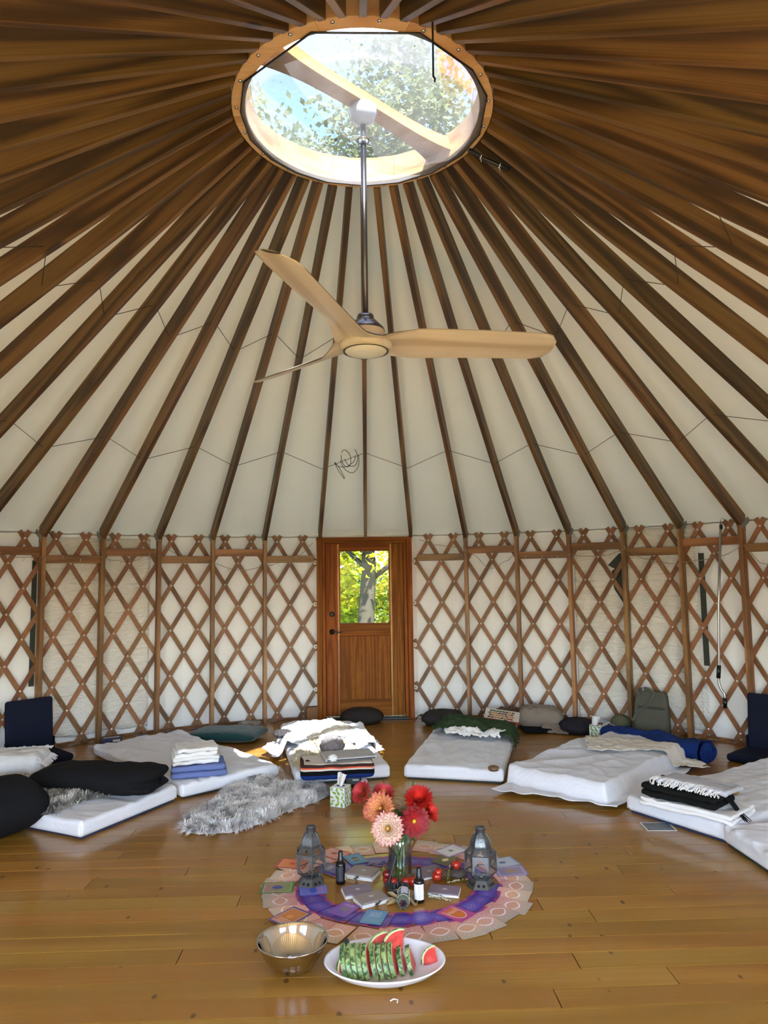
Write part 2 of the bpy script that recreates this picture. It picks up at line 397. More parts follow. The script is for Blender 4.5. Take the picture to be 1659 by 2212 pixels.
# ------------------------------------------------------------------ door
DX, DY = -.017, 4.47
door = root('door_1', (DX, DY, 0))
m = MB()
m.box((-.528, .02, 1.04), (.06, .13, 2.08)); m.build('door_casing', DOORW, door, bevel=.004)
MB().box((.528, .02, 1.04), (.06, .13, 2.08)).build('door_casing', DOORW, door, bevel=.004)
MB().box((-.478, .035, 1.02), (.036, .1, 2.04)).build('door_jamb', DOORW, door, bevel=.002)
MB().box((.478, .035, 1.02), (.036, .1, 2.04)).build('door_jamb', DOORW, door, bevel=.002)
MB().box((0, .02, 2.082), (1.12, .14, .034)).build('door_header', DOORH, door, bevel=.004)
MB().box((0, .035, 2.047), (.99, .1, .034)).build('door_head_jamb', DOORH, door, bevel=.002)
MB().box((0, .02, .012), (1.0, .14, .024)).build('threshold', BLACKP, door, bevel=.004)
SY = .055
for x in (-.452, .452): MB().box((x, .092, 1.03), (.05, .022, 2.0)).build('door_stop', DOORW, door)
MB().box((0, .092, 2.015), (.95, .022, .05)).build('door_stop', DOORH, door)
for x in (-.377, .377): MB().box((x, SY, 1.03), (.158, .045, 1.995)).build('door_stile', DOORW, door, bevel=.002)
for x in (-.309, .309): MB().box((x, SY-.004, 1.03), (.022, .045, 1.99)).build('door_bead', wood('door_sapwood', S(150, 92, 34), S(190, 128, 54), S(206, 146, 70), .35, (16., 16., 1.), 0., .15, 10.) if x < 0 else bpy.data.materials['door_sapwood'], door, bevel=.004)
for z, h in ((1.99, .085), (1.03, .115), (.125, .19)): MB().box((0, SY, z), (.598, .045, h)).build('door_rail', DOORH, door, bevel=.003)
MB().box((0, SY-.008, .962), (.598, .04, .03)).build('door_moulding', DOORH, door, bevel=.006)
MB().box((0, SY+.006, .59), (.6, .02, .75)).build('door_panel', DOORW, door)
PANE = glassy('door_glass', (.92, .95, .9, 1), .002, .02, .06)
MB().box((0, SY+.005, 1.517), (.598, .006, .865)).build('window_pane', PANE, door)
for x in (-.292, .292): MB().box((x, SY-.014, 1.517), (.014, .02, .865)).build('glazing_bead', DOORW, door)
for z in (1.09, 1.944): MB().box((0, SY-.014, z), (.598, .02, .014)).build('glazing_bead', DOORH, door)
rx = Matrix.Rotation(pi/2, 4, 'X')
def disc_front(prof, n=20): # lathe turned to face the room (-Y)
    k = MB().lathe(prof, n, close=True); k.v = [(x, -z, y) for x, y, z in k.v]; return k
dead = disc_front([(.031, 0), (.031, .008), (.026, .014), (.02, .016)]).build('deadbolt', DARKM, door, True, loc=(-.385, SY-.022, 1.205))
MB().box((0, -.022, 0), (.008, .014, .03), Matrix.Rotation(R_(40), 3, 'Y')).build('thumb_turn', DARKM, dead)
ro = disc_front([(.032, 0), (.032, .008), (.026, .013), (.014, .014), (.012, .045), (.001, .046)]).build('door_handle', BLACKP, door, True, loc=(-.385, SY-.022, 1.0))
MB().tube([(0, -.045, 0), (.04, -.05, .002), (.085, -.048, -.004), (.115, -.044, -.002)], [.011, .009, .008, .006], 8).build('lever', BLACKP, ro, True)
for z in (1.86, 1.09, .32):
    MB().box((.463, SY-.028, z), (.018, .012, .1)).build('hinge', DARKM, door, bevel=.003)
for s in (-1, 1):
    for z in (1.81, 1.323, .835, .347):
        k = disc_front([(.026, 0), (.026, .006), (.02, .008)], 12).build('lattice_clip', WHITEP, door, loc=(s*.578, .02, z))
        disc_front([(.007, 0), (.007, .004)], 8).build('clip_screw', DARKM, k, loc=(0, -.008, 0))

# ------------------------------------------------------------------ skylight: dome, scrim, cross beam
m = MB(); m.lathe([(.755*cos(t*pi/2/10), .15+.30*sin(t*pi/2/10)) for t in range(10)]+[(.01, .45)], 40)
dome = m.build('skylight_dome', glassy('acrylic', (.93, .95, .97, 1), .02), smooth=True, loc=(0, 0, RB)); struct(dome)
scm, nt, bs = mk('scrim_mesh'); nt.nodes.remove(bs)
v = coords(nt, (1, 1, 1), False)
n1 = N(nt, 'ShaderNodeTexNoise', {'Vector': v, 'Scale': 7., 'Detail': 5.}); n2 = N(nt, 'ShaderNodeTexNoise', {'Vector': v, 'Scale': 60., 'Detail': 2.})
vo = N(nt, 'ShaderNodeTexVoronoi', {'Vector': v, 'Scale': 26.})
sp = ramp(nt, vo.outputs['Distance'], [(.06, 1.), (.09, 0.)])
tr = N(nt, 'ShaderNodeBsdfTransparent', {'Color': mix(nt, n2.outputs[0], (.21, .225, .25, 1), (.29, .305, .33, 1))})
df = N(nt, 'ShaderNodeBsdfTranslucent', {'Color': (.06, .062, .067, 1)}); d2 = N(nt, 'ShaderNodeBsdfDiffuse', {'Color': mix(nt, sp, (.75, .75, .75, 1), (.05, .04, .03, 1))})
am = N(nt, 'ShaderNodeMixShader', {0: .5, 1: df.outputs[0], 2: d2.outputs[0]})
sy_ = N(nt, 'ShaderNodeSeparateXYZ', {0: v}); far = ramp(nt, sy_.outputs[1], [(.40, 0.), (.64, .4)])
f = ma(nt, 'ADD', ma(nt, 'ADD', ma(nt, 'MULTIPLY_ADD', n1.outputs[0], .34, .06), far), ma(nt, 'MULTIPLY', sp, .5))
mx = N(nt, 'ShaderNodeMixShader', {0: f, 1: tr.outputs[0], 2: am.outputs[0]})
nt.links.new(mx.outputs[0], nt.nodes['Material Output'].inputs[0])
cor = [(-114.7, .704), (-158.6, .694), (-203.4, .706), (-235.5, .70), (-254.3, .716), (-282, .72), (-300, .722), (-321, .722), (-340, .72), (-358.5, .715), (-380, .715), (-398, .715), (-415, .715), (-433, .715), (-454, .70)]
cor = [(r*sin(R_(a)), r*cos(R_(a))) for a, r in cor]
def scr(u, v_):   # u around, v from rim to centre
    n = len(cor); k = u*n; i = int(k) % n; t = k-int(k)
    x = cor[i][0]*(1-t)+cor[(i+1) % n][0]*t; y = cor[i][1]*(1-t)+cor[(i+1) % n][1]*t
    q = 1-v_*.965; x *= q; y *= q
    z = -.006-.135*sin(min(1, (1-q)*1.02)*pi/2)**1.15
    z -= max(0, y)*.10*sin(q*pi)
    z += .013*nz(x*3, y*3, 1)*sin(min(1, v_*3)*pi/2)+.008*abs(nz(x*9+y*4, y*5, 4))*sin(v_*pi)
    return (x, y, z)
scrim = thing('mesh_scrim', 'pale see-through mesh cloth hung under the round skylight', 'scrim', (0, 0, RB))
mcl = MB().grid(lambda u, v_: scr(u, v_), 90, 26, wrapu=True).build('mesh_cloth', scm, scrim, True)
hem = MB(); pts = [scr(i/90, 0) for i in range(91)]; hem.tube(pts, .0055, 6); hem.build('black_hem', BLACKP, mcl, True)
MB().lathe([(.033+.006*cos(t*pi/4), .006*sin(t*pi/4)) for t in range(9)], 24).build('grommet_ring', STEEL, mcl, True, loc=(0, 0, -.145))
beam = thing('cross_beam', 'shaped wooden cross beam spanning the skylight ring', 'beam', (0, 0, RB+.075), R_(42))
m = MB(); n = 28
def bw(s): return .05+.05*abs(s)**4
vs = []
for i in range(n+1):
    s = -1+2*i/n; x = s*.671; wv = bw(s)
    for yy, zz in ((-wv, -.018-.02*abs(s)**2), (wv, -.018-.02*abs(s)**2), (wv*.9, .05), (-wv*.9, .05)): vs.append((x, yy, zz))
m.add(vs, [(4*i+j, 4*i+4+j, 4*i+4+(j+1) % 4, 4*i+(j+1) % 4) for i in range(n) for j in range(4)]+[(0, 1, 2, 3), (4*n+3, 4*n+2, 4*n+1, 4*n)])
m.build('beam_board', wood('beam_wood', S(150, 92, 40), S(184, 122, 62), S(200, 142, 80), .5, (1., 12., 12.), 0., .1, 14.), beam)
# ------------------------------------------------------------------ ceiling fan
fan = thing('ceiling_fan', 'three-blade pale wooden ceiling fan on a long metal downrod', 'ceiling fan', (0, 0, 2.886))
TOPZ = RB+.055-2.886
MB().lathe([(.001, TOPZ), (.078, TOPZ), (.08, TOPZ-.03), (.066, TOPZ-.075), (.03, TOPZ-.10), (.017, TOPZ-.105)], 28).build('canopy', plain('fan_canopy', S(190, 186, 178), .4), fan, True)
MB().tube([(0, 0, .19), (0, 0, TOPZ-.09)], .0165, 16).build('downrod', plain('rod_metal', S(92, 88, 84), .28, .9), fan, True)
MB().lathe([(.0166, .215), (.045, .212), (.05, .195), (.05, .182), (.062, .178), (.088, .150), (.104, .134), (.108, .118)], 32).build('motor_cap', plain('fan_metal', S(120, 112, 106), .25, .9), fan, True)
MB().lathe([(.106, .120), (.108, .085), (.10, .07)], 32).build('motor_band', plain('fan_band', S(226, 196, 170), .4), fan, True)
_ = MB().lathe([(.09, .085), (.125, .07), (.152, .045), (.152, .02), (.138, .004), (.118, .004)], 40); fh = _.build('fan_hub', FANW, fan, True)
MB().lathe([(.116, .006), (.128, -.001), (.128, .006)], 40).build('light_rim', DARKM, fh, True)
lm, nt, bs = mk('fan_light'); bs.inputs['Base Color'].default_value = S(226, 228, 214); bs.inputs['Roughness'].default_value = .3
MB().lathe([(.117, .003), (.11, -.006), (.07, -.014), (.001, -.017)], 40).build('light_diffuser', lm, fh, True)
def blade_fn(side):
    def fn(u, v_):
        x = .075+u*1.055; s = v_*2-1
        root_t = min(1, u/.2); ch = (.125-.004*root_t)*(1-.04*u)+.03*max(0, .15-u)/.15
        if u > .92: ch *= sqrt(max(.02, 1-((u-.92)/.08)**2*.8))
        sh = -.02*sin(u*pi)*.6
        y = s*ch+sh-.012*u
        p = R_(25)*(1-.2*u)*root_t
        th = .014*(1-.6*u)*(1-s*s*.92)+.0015
        z = .05-sin(p)*y+side*th-.012*(1-s*s)*0
        return (x, y*cos(p), z+.03*u)
    return fn
for d in (10, 130, 250):
    m = MB().grid(blade_fn(1), 26, 10).grid(blade_fn(-1), 26, 10, True)
    o = m.build('fan_blade', FANW, fan, True, rot=(0, 0, R_(d)))
    w_ = o.modifiers.new('weld', 'WELD'); w_.merge_threshold = .004

# hanging rod, cable bundle at the ring, coil of wire, tension wires
tag(MB().tube([(.325, -.815, 4.36), (.324, -.818, 4.1), (.322, -.82, 3.925), (.33, -.82, 3.915), (.328, -.82, 3.9)], .0045, 8).build('hook_rod', BLACKP, smooth=True), 'thin black rod hanging down beside the skylight ring', 'rod')
cb = thing('cable_bundle', 'dark cable with white ties leaving the skylight ring between rafters', 'cable')
a = R_(65); P0 = Vector(pol(a, .73, RB+.0)); P1 = Vector(pol(R_(70.5), .98, zb(.98)+.03))
MB().tube([P0, P0.lerp(P1, .35)+Vector((0, 0, -.012)), P0.lerp(P1, .7)+Vector((0, 0, -.008)), P1], .014, 8).build('cable', BLACKP, cb, True)
for t in (.3, .75):
    q = P0.lerp(P1, t)+Vector((0, 0, -.01)); dd = (P1-P0).normalized()*.003
    MB().tube([q-dd, q+dd], .0165, 8).tube([q, q+Vector((0, 0, -.035))], .0025, 5).build('cable_tie', WHITEP, cb)
for nm, rl, rh, par, lab in (('tension_wire', 3.40, 3.18, 1, 'lower zigzag wire strung from rafter to rafter near the eaves'), ('tension_wire', 2.14, 1.92, 0, 'upper zigzag wire strung between rafters around the fan height')):
    m = MB()
    for k in range(-12, 13):
        r0 = rl if k % 2 == par else rh; r1 = rl if (k+1) % 2 == par else rh
        m.tube([pol(k*DA, r0, zb(r0)+.05), pol((k+1)*DA, r1, zb(r1)+.05)], .0026, 5)
    tag(m.build(nm, plain('wire_dark', S(60, 54, 46), .6), smooth=True), lab, 'wire', )
m = MB(); c0 = Vector((-.34, 3.33, zb(3.33)+.06)); c1 = Vector((-.02, 3.19, zb(3.19)+.06))
def loop(ca, cb_, w, t0, t1, ph=0., n=22):
    ax = (cb_-ca); per_ = Vector((.25, 0, -1)).normalized()
    return [ca+ax*(.5-.5*cos(t0+(t1-t0)*i/n))+per_*w*sin(t0+(t1-t0)*i/n+ph)+Vector((0, -.01*sin(i), 0)) for i in range(n+1)]
m.tube(loop(c0.lerp(c1, .28), c0.lerp(c1, .85), .16, 0, pi), .003, 5)
m.tube(loop(c0.lerp(c1, .32), c0.lerp(c1, .6), .09, -.6, 5.4), .003, 5)
m.tube(loop(c0.lerp(c1, .42), c0.lerp(c1, .82), .1, 0, pi*1.2), .003, 5)
m.tube(loop(c0.lerp(c1, .1), c0.lerp(c1, .75), .08, 0, pi), .003, 5)
q = c0.lerp(c1, .08); m.tube([q, q+Vector((.05, 0, -.1)), q+Vector((.1, 0, -.17)), q+Vector((.105, 0, -.165)), q+Vector((.06, 0, -.07)), q+Vector((.012, 0, -.005))], .003, 5)
tag(m.build('wire_coil', plain('wire_black', S(40, 36, 32), .6), smooth=True), 'loose coil of dark wire tied between rafters above the door', 'wire')

# ------------------------------------------------------------------ curtains in the wall windows, dark window edges, string lights
cm, nt, bs = mk('crinkle_cotton'); v = coords(nt, (1, 1, 1), False)
n1 = N(nt, 'ShaderNodeTexNoise', {'Vector': N(nt, 'ShaderNodeVectorMath', {0: v, 1: (9, 9, 34)}, operation='MULTIPLY').outputs[0], 'Scale': 1., 'Detail': 4., 'Distortion': 1.5})
bs.inputs['Base Color'].default_value = S(236, 234, 228); bs.inputs['Roughness'].default_value = .95; bs.inputs['Specular IOR Level'].default_value = .1
bump(nt, bs, n1.outputs[0], .9, .03)
CURT = cm
def curtain(label, k0, k1, z0, z1, seed, drop=0., fringe=False):
    t = thing('curtain', label, 'curtain', pol((k0+k1)/2*DA, 4.592, z0), 0, 'curtains behind the lattice'); c = Vector(t.location)
    def fn(u, v_):
        a = (k0+(k1-k0)*u)*DA; zt = z1-drop*4*u*(1-u); zb_ = z0+.03*nz(u*4, seed)
        z = zb_+(zt-zb_)*v_
        r = 4.59+.008*sin(u*23+seed+nz(u*2, z, seed)*2)*(.4+.6*v_)+.006*nz(u*9, z*5, seed)
        return Vector(pol(a, r, z))-c
    o = MB().grid(fn, 40, 40).build('curtain_cloth', CURT, t, True)
    s_ = o.modifiers.new('solid', 'SOLIDIFY'); s_.thickness = .004
    if fringe:
        m = MB()
        for i in range(130):
            z = z0+.05+(z1-z0-.1)*i/130; a = k1*DA; p = Vector(pol(a, 4.588, z))-c; tt_ = Vector((cos(a), -sin(a), 0))
            m.tube([p, p+tt_*.03+Vector((0, 0, -.004)), p+tt_*(.05+.025*random.random())+Vector((0, 0, -.022-.015*random.random()))], .0022, 4, False)
        m.build('fringe', CURT, o, kind='stuff')
    return t
curtain('white crinkled cotton curtain in the window left of the door', -5.95, -4.12, .08, 2.08, 1.)
curtain('white crinkled curtain pulled aside from a dark opening', 4.04, 4.97, .06, 2.1, 2., .22)
curtain('white fringed crinkled curtain behind the grey tote bag', 5.0, 6.16, .06, 2.1, 3., .0, True)
GREEN = plain('dark_green_vinyl', S(44, 50, 42), .6)
def flap(label, pts):
    c = Vector(pol(sum(p[0] for p in pts)/len(pts)*DA, 4.578, sum(p[1] for p in pts)/len(pts)))
    m = MB(); n = len(pts); fr = [Vector(pol(k*DA, 4.578, z))-c for k, z in pts]; bk = [Vector(pol(k*DA, 4.584, z))-c for k, z in pts]
    m.add(fr+bk, [tuple(range(n)), tuple(range(2*n-1, n-1, -1))]+[(i, n+i, n+(i+1) % n, (i+1) % n) for i in range(n)])
    return tag(m.build('window_flap', GREEN, loc=c), label, 'window flap')
flap('dark green vinyl window flap showing where the curtain is pulled aside', [(4.66, 1.72), (4.86, 1.84), (4.965, 1.86), (4.965, .98), (4.93, 1.0), (4.92, 1.3), (4.76, 1.46), (4.72, 1.66), (4.78, 1.68)])
flap('narrow dark window edge strip beside the silver crank pole', [(6.22, 1.82), (6.31, 1.82), (6.31, .71), (6.22, .71)])
flap('narrow dark window edge left of the white curtain', [(-6.1, 1.84), (-6.02, 1.84), (-6.02, .62), (-6.1, .62)])
SL_P = [[(-7.2, 1.86), (-6.71, 1.878), (-6.08, 1.875), (-5.6, 1.862), (-5.1, 1.89), (-4.75, 1.84), (-4.51, 1.834), (-4.2, 1.92), (-4.01, 1.994), (-3.54, 1.895), (-3.06, 1.818), (-2.48, 1.733), (-1.99, 1.778), (-1.39, 1.892), (-.98, 2.063)],
        [(1.08, 2.057), (1.5, 1.99), (1.96, 1.96), (2.16, 1.871), (2.5, 1.708), (2.8, 1.79), (2.98, 1.876), (3.5, 1.84), (3.98, 1.844), (4.58, 1.824), (5.05, 1.884), (5.45, 1.771), (5.77, 1.723), (6.25, 1.748), (6.67, 1.786), (7.06, 1.874), (7.36, 1.696), (7.8, 1.7)]]
for side, P in zip(('left', 'right'), SL_P):
    t = thing('string_lights', 'thin string of tiny lights draped along the wall %s of the door' % side, 'string lights', pol(P[len(P)//2][0]*DA, 4.44, 1.8)); c = Vector(t.location)
    pts = []
    for i in range(len(P)-1):
        for q in range(5):
            u = q/5; u2 = u*u*(3-2*u); pts.append(Vector(pol((P[i][0]+(P[i+1][0]-P[i][0])*u)*DA, 4.44, P[i][1]+(P[i+1][1]-P[i][1])*u2-.012*sin(u*pi)))-c)
    wr_ = MB().tube(pts, .003, 5).build('wire', plain('light_wire', S(150, 138, 110), .5), t, True)
    m = MB()
    for i in range(2, len(pts), 3):
        p = pts[i]; d = random.choice((-1, -1, 1)); m.tube([p, p+Vector((random.uniform(-.01, .01), 0, d*.025)), p+Vector((random.uniform(-.012, .012), 0, d*.035))], [.002, .003, .002], 5)
    m.build('bulb', plain('bulb', S(200, 196, 180), .3), wr_, kind='stuff')
# crank pole
pole = thing('crank_pole', 'silver crank pole with black grips hanging on the lattice', 'pole', (3.405, 2.833, .34))
o = Vector(pole.location)
P = [Vector((3.415, 2.822, 2.10)), Vector((3.372, 2.873, 1.3)), Vector((3.354, 2.895, .742)), Vector((3.346, 2.903, .62)), Vector((3.347, 2.90, .57)), Vector((3.359, 2.888, .513)), Vector((3.377, 2.866, .48)), Vector((3.379, 2.864, .44)), Vector((3.376, 2.868, .345))]
shf = MB().tube([p-o for p in P], .0115, 10).build('shaft', plain('aluminium', S(186, 186, 182), .3, .9), pole, True)
MB().tube([P[2]-o, (P[2].lerp(P[3], 1.))-o], .019, 12).build('grip', BLACKP, shf, True)
MB().tube([P[7]-o, P[8]-o], .019, 12).build('grip', BLACKP, shf, True)
MB().tube([P[0]-o+Vector((0, 0, -.06)), P[0]-o+Vector((0, 0, -.02))], .015, 10).build('collar', BLACKP, shf, True)
MB().tube([P[0]-o, P[0]-o+Vector((0, 0, .03)), P[0]-o+Vector((.02, -.01, .045)), P[0]-o+Vector((.03, -.015, .025))], .005, 6).build('hook', STEEL, shf, True)

# ------------------------------------------------------------------ outdoors
gm, nt, bs = mk('meadow'); v = coords(nt, (1, 1, 1), False)
n1 = N(nt, 'ShaderNodeTexNoise', {'Vector': v, 'Scale': .7, 'Detail': 8.})
nt.links.new(ramp(nt, n1.outputs[0], [(.35, S(82, 88, 66)), (.6, S(104, 104, 86)), (.75, S(120, 116, 100))]), bs.inputs['Base Color']); bs.inputs['Roughness'].default_value = 1; bs.inputs['Specular IOR Level'].default_value = 0
struct(MB().lathe([(4.75, -.25), (20, -.6), (90, -.6)], 48).build('ground', gm))
def leafmat(name, a, b, c):
    m, nt, bs = mk(name); v = coords(nt, (1, 1, 1), False)
    n1 = N(nt, 'ShaderNodeTexNoise', {'Vector': v, 'Scale': 1.3, 'Detail': 6.})
    cc = ramp(nt, n1.outputs[0], [(.36, a), (.5, b), (.62, c)])
    nt.links.new(cc, bs.inputs['Base Color']); bs.inputs['Roughness'].default_value = .8; bs.inputs['Specular IOR Level'].default_value = .05
    t = N(nt, 'ShaderNodeBsdfTranslucent', {'Color': cc}); mx = N(nt, 'ShaderNodeMixShader', {0: .4, 1: bs.outputs[0], 2: t.outputs[0]})
    nt.links.new(mx.outputs[0], nt.nodes['Material Output'].inputs[0]); return m
LEAF1 = leafmat('leaf_yellow', S(70, 98, 22), S(134, 140, 28), S(186, 168, 40)); LEAF2 = leafmat('leaf_green', S(40, 62, 20), S(62, 84, 30), S(94, 100, 46))
LEAF3 = leafmat('leaf_pale', S(104, 114, 74), S(132, 140, 100), S(152, 152, 118))
BARK = plain('bark', S(40, 37, 33), .95, 0., 0.)
def tree(name, label, cat, x, y, h, crown, n, lm_, ls, trunk_r=.2, seed=0, group='trees outside'):
    rg_ = random.Random(seed); t = thing(name, label, cat, (x, y, -.6), 0, group)
    pts = [(0, 0, 0)]+[(rg_.uniform(-.12, .12)*i*.4, rg_.uniform(-.12, .12)*i*.4, h*.92*i/6) for i in range(1, 7)]
    if trunk_r: 
        m = MB().tube(pts, [trunk_r*(1-.85*i/6) for i in range(7)], 12)
        for q in range(7):
            b = Vector(pts[1+q % 5]).lerp(Vector(pts[2+q % 5]), rg_.random()); an = rg_.uniform(0, 6.28); L = h*.22
            m.tube([b, b+Vector((cos(an)*L*.5, sin(an)*L*.5, L*.35)), b+Vector((cos(an)*L, sin(an)*L, L*.55))], [trunk_r*.3, trunk_r*.2, .02], 6)
        m.build('trunk', BARK, t, True)
    m = MB(); cl = []
    for q in range(max(8, n//90)):
        while True:
            p = Vector((rg_.uniform(-1, 1), rg_.uniform(-1, 1), rg_.uniform(-1, 1)))
            if p.length < 1: break
        cl.append(Vector((p.x*crown[0], p.y*crown[0], crown[1]+(p.z+1)/2*(crown[2]-crown[1]))))
    for q in range(n):
        c = cl[q % len(cl)]; sp_ = crown[0]*.2
        p = c+Vector((rg_.gauss(0, sp_), rg_.gauss(0, sp_), rg_.gauss(0, sp_*.8)))
        e = Euler((rg_.uniform(-1, 1), rg_.uniform(-1, 1), rg_.uniform(0, 6.3))).to_matrix(); s_ = ls*rg_.uniform(.6, 1.3)
        m.add([p+e @ Vector(k) for k in ((-s_*.45, 0, 0), (0, -s_*.7, s_*.08), (s_*.45, 0, 0), (0, s_*.7, s_*.08))], [(0, 1, 2, 3)])
    m.build('foliage', lm_, t, kind='stuff'); return t
tree('maple_tree', 'grey trunk with yellow-green leaves right outside the door window', 'tree', .04, 11.2, 8., (1.9, 2.6, 7.0), 5200, LEAF1, .12, .21, 1)
tree('shrub', 'bright yellow shrub outside behind the trunk on the left', 'shrub', -1.15, 14.2, 3., (1.3, .1, 4.2), 6500, LEAF1, .11, 0, 2)
tree('shrub', 'yellow-green shrub outside behind the trunk on the right', 'shrub', 1.5, 14.2, 3., (1.3, .1, 4.2), 6500, LEAF1, .11, 0, 3)
tree('shrub', 'low green bush outside at the foot of the trunk', 'shrub', .1, 17.5, 2., (1.3, .1, 2.6), 4000, LEAF2, .12, 0, 8)
tree('tall_tree', 'tall pale tree seen through the left half of the skylight', 'tree', -5.0, 17.5, 19., (2.7, 10, 18.2), 10000, LEAF3, .17, .25, 4)
tree('tall_tree', 'tallest tree seen through the middle of the skylight', 'tree', 1.0, 18.5, 20., (2.5, 10.5, 20.2), 10000, LEAF3, .17, .28, 5)
tree('tall_tree', 'tall feathery tree seen through the right half of the skylight', 'tree', 6.6, 17.5, 19., (2.6, 10, 18.6), 10000, LEAF3, .17, .25, 6)
tree('tall_tree', 'tall tree seen low behind the skylight mesh', 'tree', -2.0, 25, 22., (2.8, 11, 21.), 8000, LEAF3, .2, .3, 7)
# ------------------------------------------------------------------ soft things: helpers
def sgn(v): return -1. if v < 0 else 1.
def cuts(h, r, n):      # 1-D coordinates, denser near the ends
    mid = [-h+r+(2*h-2*r)*i/n for i in range(n+1)]
    e = [.12, .35, .62, .85]
    return [-h]+[-h+r*k for k in e]+mid+[h-r*k for k in reversed(e)]+[h]
def rbox(d, r, n=(14, 14, 2), disp=None, puff=0., pf=3.):
    hx, hy, hz = d[0]/2, d[1]/2, d[2]/2; m = MB(); idx = {}
    X, Y, Z = cuts(hx, min(r, hx*.98), n[0]), cuts(hy, min(r, hy*.98), n[1]), cuts(hz, min(r, hz*.98), n[2])
    rr = min(r, hx*.98, hy*.98, hz*.98)
    def vert(i, j, k):
        if (i, j, k) in idx: return idx[(i, j, k)]
        p = Vector((X[i], Y[j], Z[k]))
        q = Vector((max(-hx+rr, min(hx-rr, p.x)), max(-hy+rr, min(hy-rr, p.y)), max(-hz+rr, min(hz-rr, p.z))))
        dd = p-q
        if dd.length > 1e-9: p = q+dd.normalized()*rr
        if puff:
            u, w = abs(p.x)/hx, abs(p.y)/hy
            f_ = max(0., 1-u**pf)*max(0., 1-w**pf)
            p.z *= (1-puff)+puff*f_**.5
        if disp: p = p+disp(p)
        idx[(i, j, k)] = len(m.v); m.v.append(tuple(p)); return idx[(i, j, k)]
    a, b, c = len(X)-1, len(Y)-1, len(Z)-1
    def q(*v): m.f.append(tuple(vert(*t) for t in v)); m.mi.append(0)
    for i in range(a):
        for j in range(b):
            q((i, j, c), (i+1, j, c), (i+1, j+1, c), (i, j+1, c)); q((i, j, 0), (i, j+1, 0), (i+1, j+1, 0), (i+1, j, 0))
    for i in range(a):
        for k in range(c):
            q((i, 0, k), (i+1, 0, k), (i+1, 0, k+1), (i, 0, k+1)); q((i, b, k), (i, b, k+1), (i+1, b, k+1), (i+1, b, k))
    for j in range(b):
        for k in range(c):
            q((0, j, k), (0, j, k+1), (0, j+1, k+1), (0, j+1, k)); q((a, j, k), (a, j+1, k), (a, j+1, k+1), (a, j, k+1))
    return m
def wrink(seed, amp, s=4., dirx=1., diry=1., lo=-9.):
    def f(p):
        if p.z < lo: return Vector((0, 0, 0))
        w = noise.noise(Vector((p.x*s*dirx+seed*7.3, p.y*s*diry, p.z*s)))
        w2 = 1-abs(noise.noise(Vector((p.x*s*2.2*dirx+seed*3.1, p.y*s*2.2*diry, p.z*3+seed))))*2
        w3 = 1-abs(noise.noise(Vector((p.x*s*4.6*dirx+seed*5.1, p.y*s*4.6*diry, p.z*3+seed*2))))*2
        return Vector((0, 0, amp*(w*.6+w2*.55+w3*.25-.4)))
    return f
def smooth(t): t = max(0., min(1., t)); return t*t*(3-2*t)

SHEET = cloth('white_sheet', S(232, 235, 243), .9, 500., .7, 6., S(214, 218, 228))
CREAM = cloth('cream_sheet', S(228, 222, 210), .9, 500., .35, 7.)
BLACKC = cloth('black_cotton', S(24, 24, 27), .95, 300., .3, 5.)
NAVY = cloth('navy_canvas', S(26, 30, 48), .9, 240., .1, 4.)
TEAL = cloth('teal_velvet', S(22, 66, 68), .85, 200., .2, 5., S(14, 44, 48), .3)
GREYC = cloth('charcoal_cotton', S(58, 55, 54), .95, 300., .15, 8.)
DGREY = cloth('dark_plum_cotton', S(44, 42, 48), .95, 300., .15, 8.)
OLIVE = cloth('olive_fleece', S(52, 70, 46), .95, 180., .35, 7.)
TAUPE = cloth('taupe_fleece', S(140, 128, 116), .95, 180., .4, 6.)
BLUEB = cloth('royal_blue_wool', S(28, 54, 116), .95, 220., .25, 6., S(22, 40, 92))
PERI = cloth('periwinkle_fleece', S(108, 124, 178), .95, 200., .15, 6.)
TOWEL = cloth('white_towel', S(236, 236, 236), .95, 260., .35, 9.)
BROWNL = plain('brown_leather', S(78, 48, 28), .4)
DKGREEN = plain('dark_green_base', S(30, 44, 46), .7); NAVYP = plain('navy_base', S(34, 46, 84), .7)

# ------------------------------------------------------------------ mattresses
MATS = []
def mattress(label, c, ax, w, l, seed, under=None, h=.10, rough=.006, base_h=.012):
    ang = atan2(ax[1], ax[0])-pi/2; MATS.append((Vector((c[0], c[1])), ang, w/2, l/2, h+base_h))
    t = thing('mattress', label, 'mattress', (c[0], c[1], 0), ang, 'floor mattresses in a circle')
    wr = wrink(seed, rough*2.6, 3.0, 1., .6)
    def disp(p):
        d = wr(p) if p.z > .0 else Vector((0, 0, 0))
        b = smooth((p.z+h/2)/h)
        side = .006*nz(p.x*7+seed, p.y*7, p.z*9)*(1 if p.z > -h*.35 else .2)
        return d*b+Vector((sgn(p.x)*side if abs(p.x) > w/2-.05 else 0, sgn(p.y)*side if abs(p.y) > l/2-.05 else 0, 0))
    fs_ = rbox((w, l, h), .03, (44, 80, 3), disp).build('fitted_sheet', SHEET, t, True, loc=(0, 0, base_h+h/2))
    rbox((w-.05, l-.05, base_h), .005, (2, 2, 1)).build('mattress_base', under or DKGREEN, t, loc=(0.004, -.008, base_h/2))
    # piped corner seams of the fitted sheet
    for sx in (-1, 1): MB().tube([(sx*(w/2-.0075), -(l/2-.0075), base_h+.012), (sx*(w/2-.0075), -(l/2-.0075), base_h+h-.02)], .0025, 5).build('corner_seam', WHITEP, fs_, loc=(0, 0, -base_h-h/2))
    return t
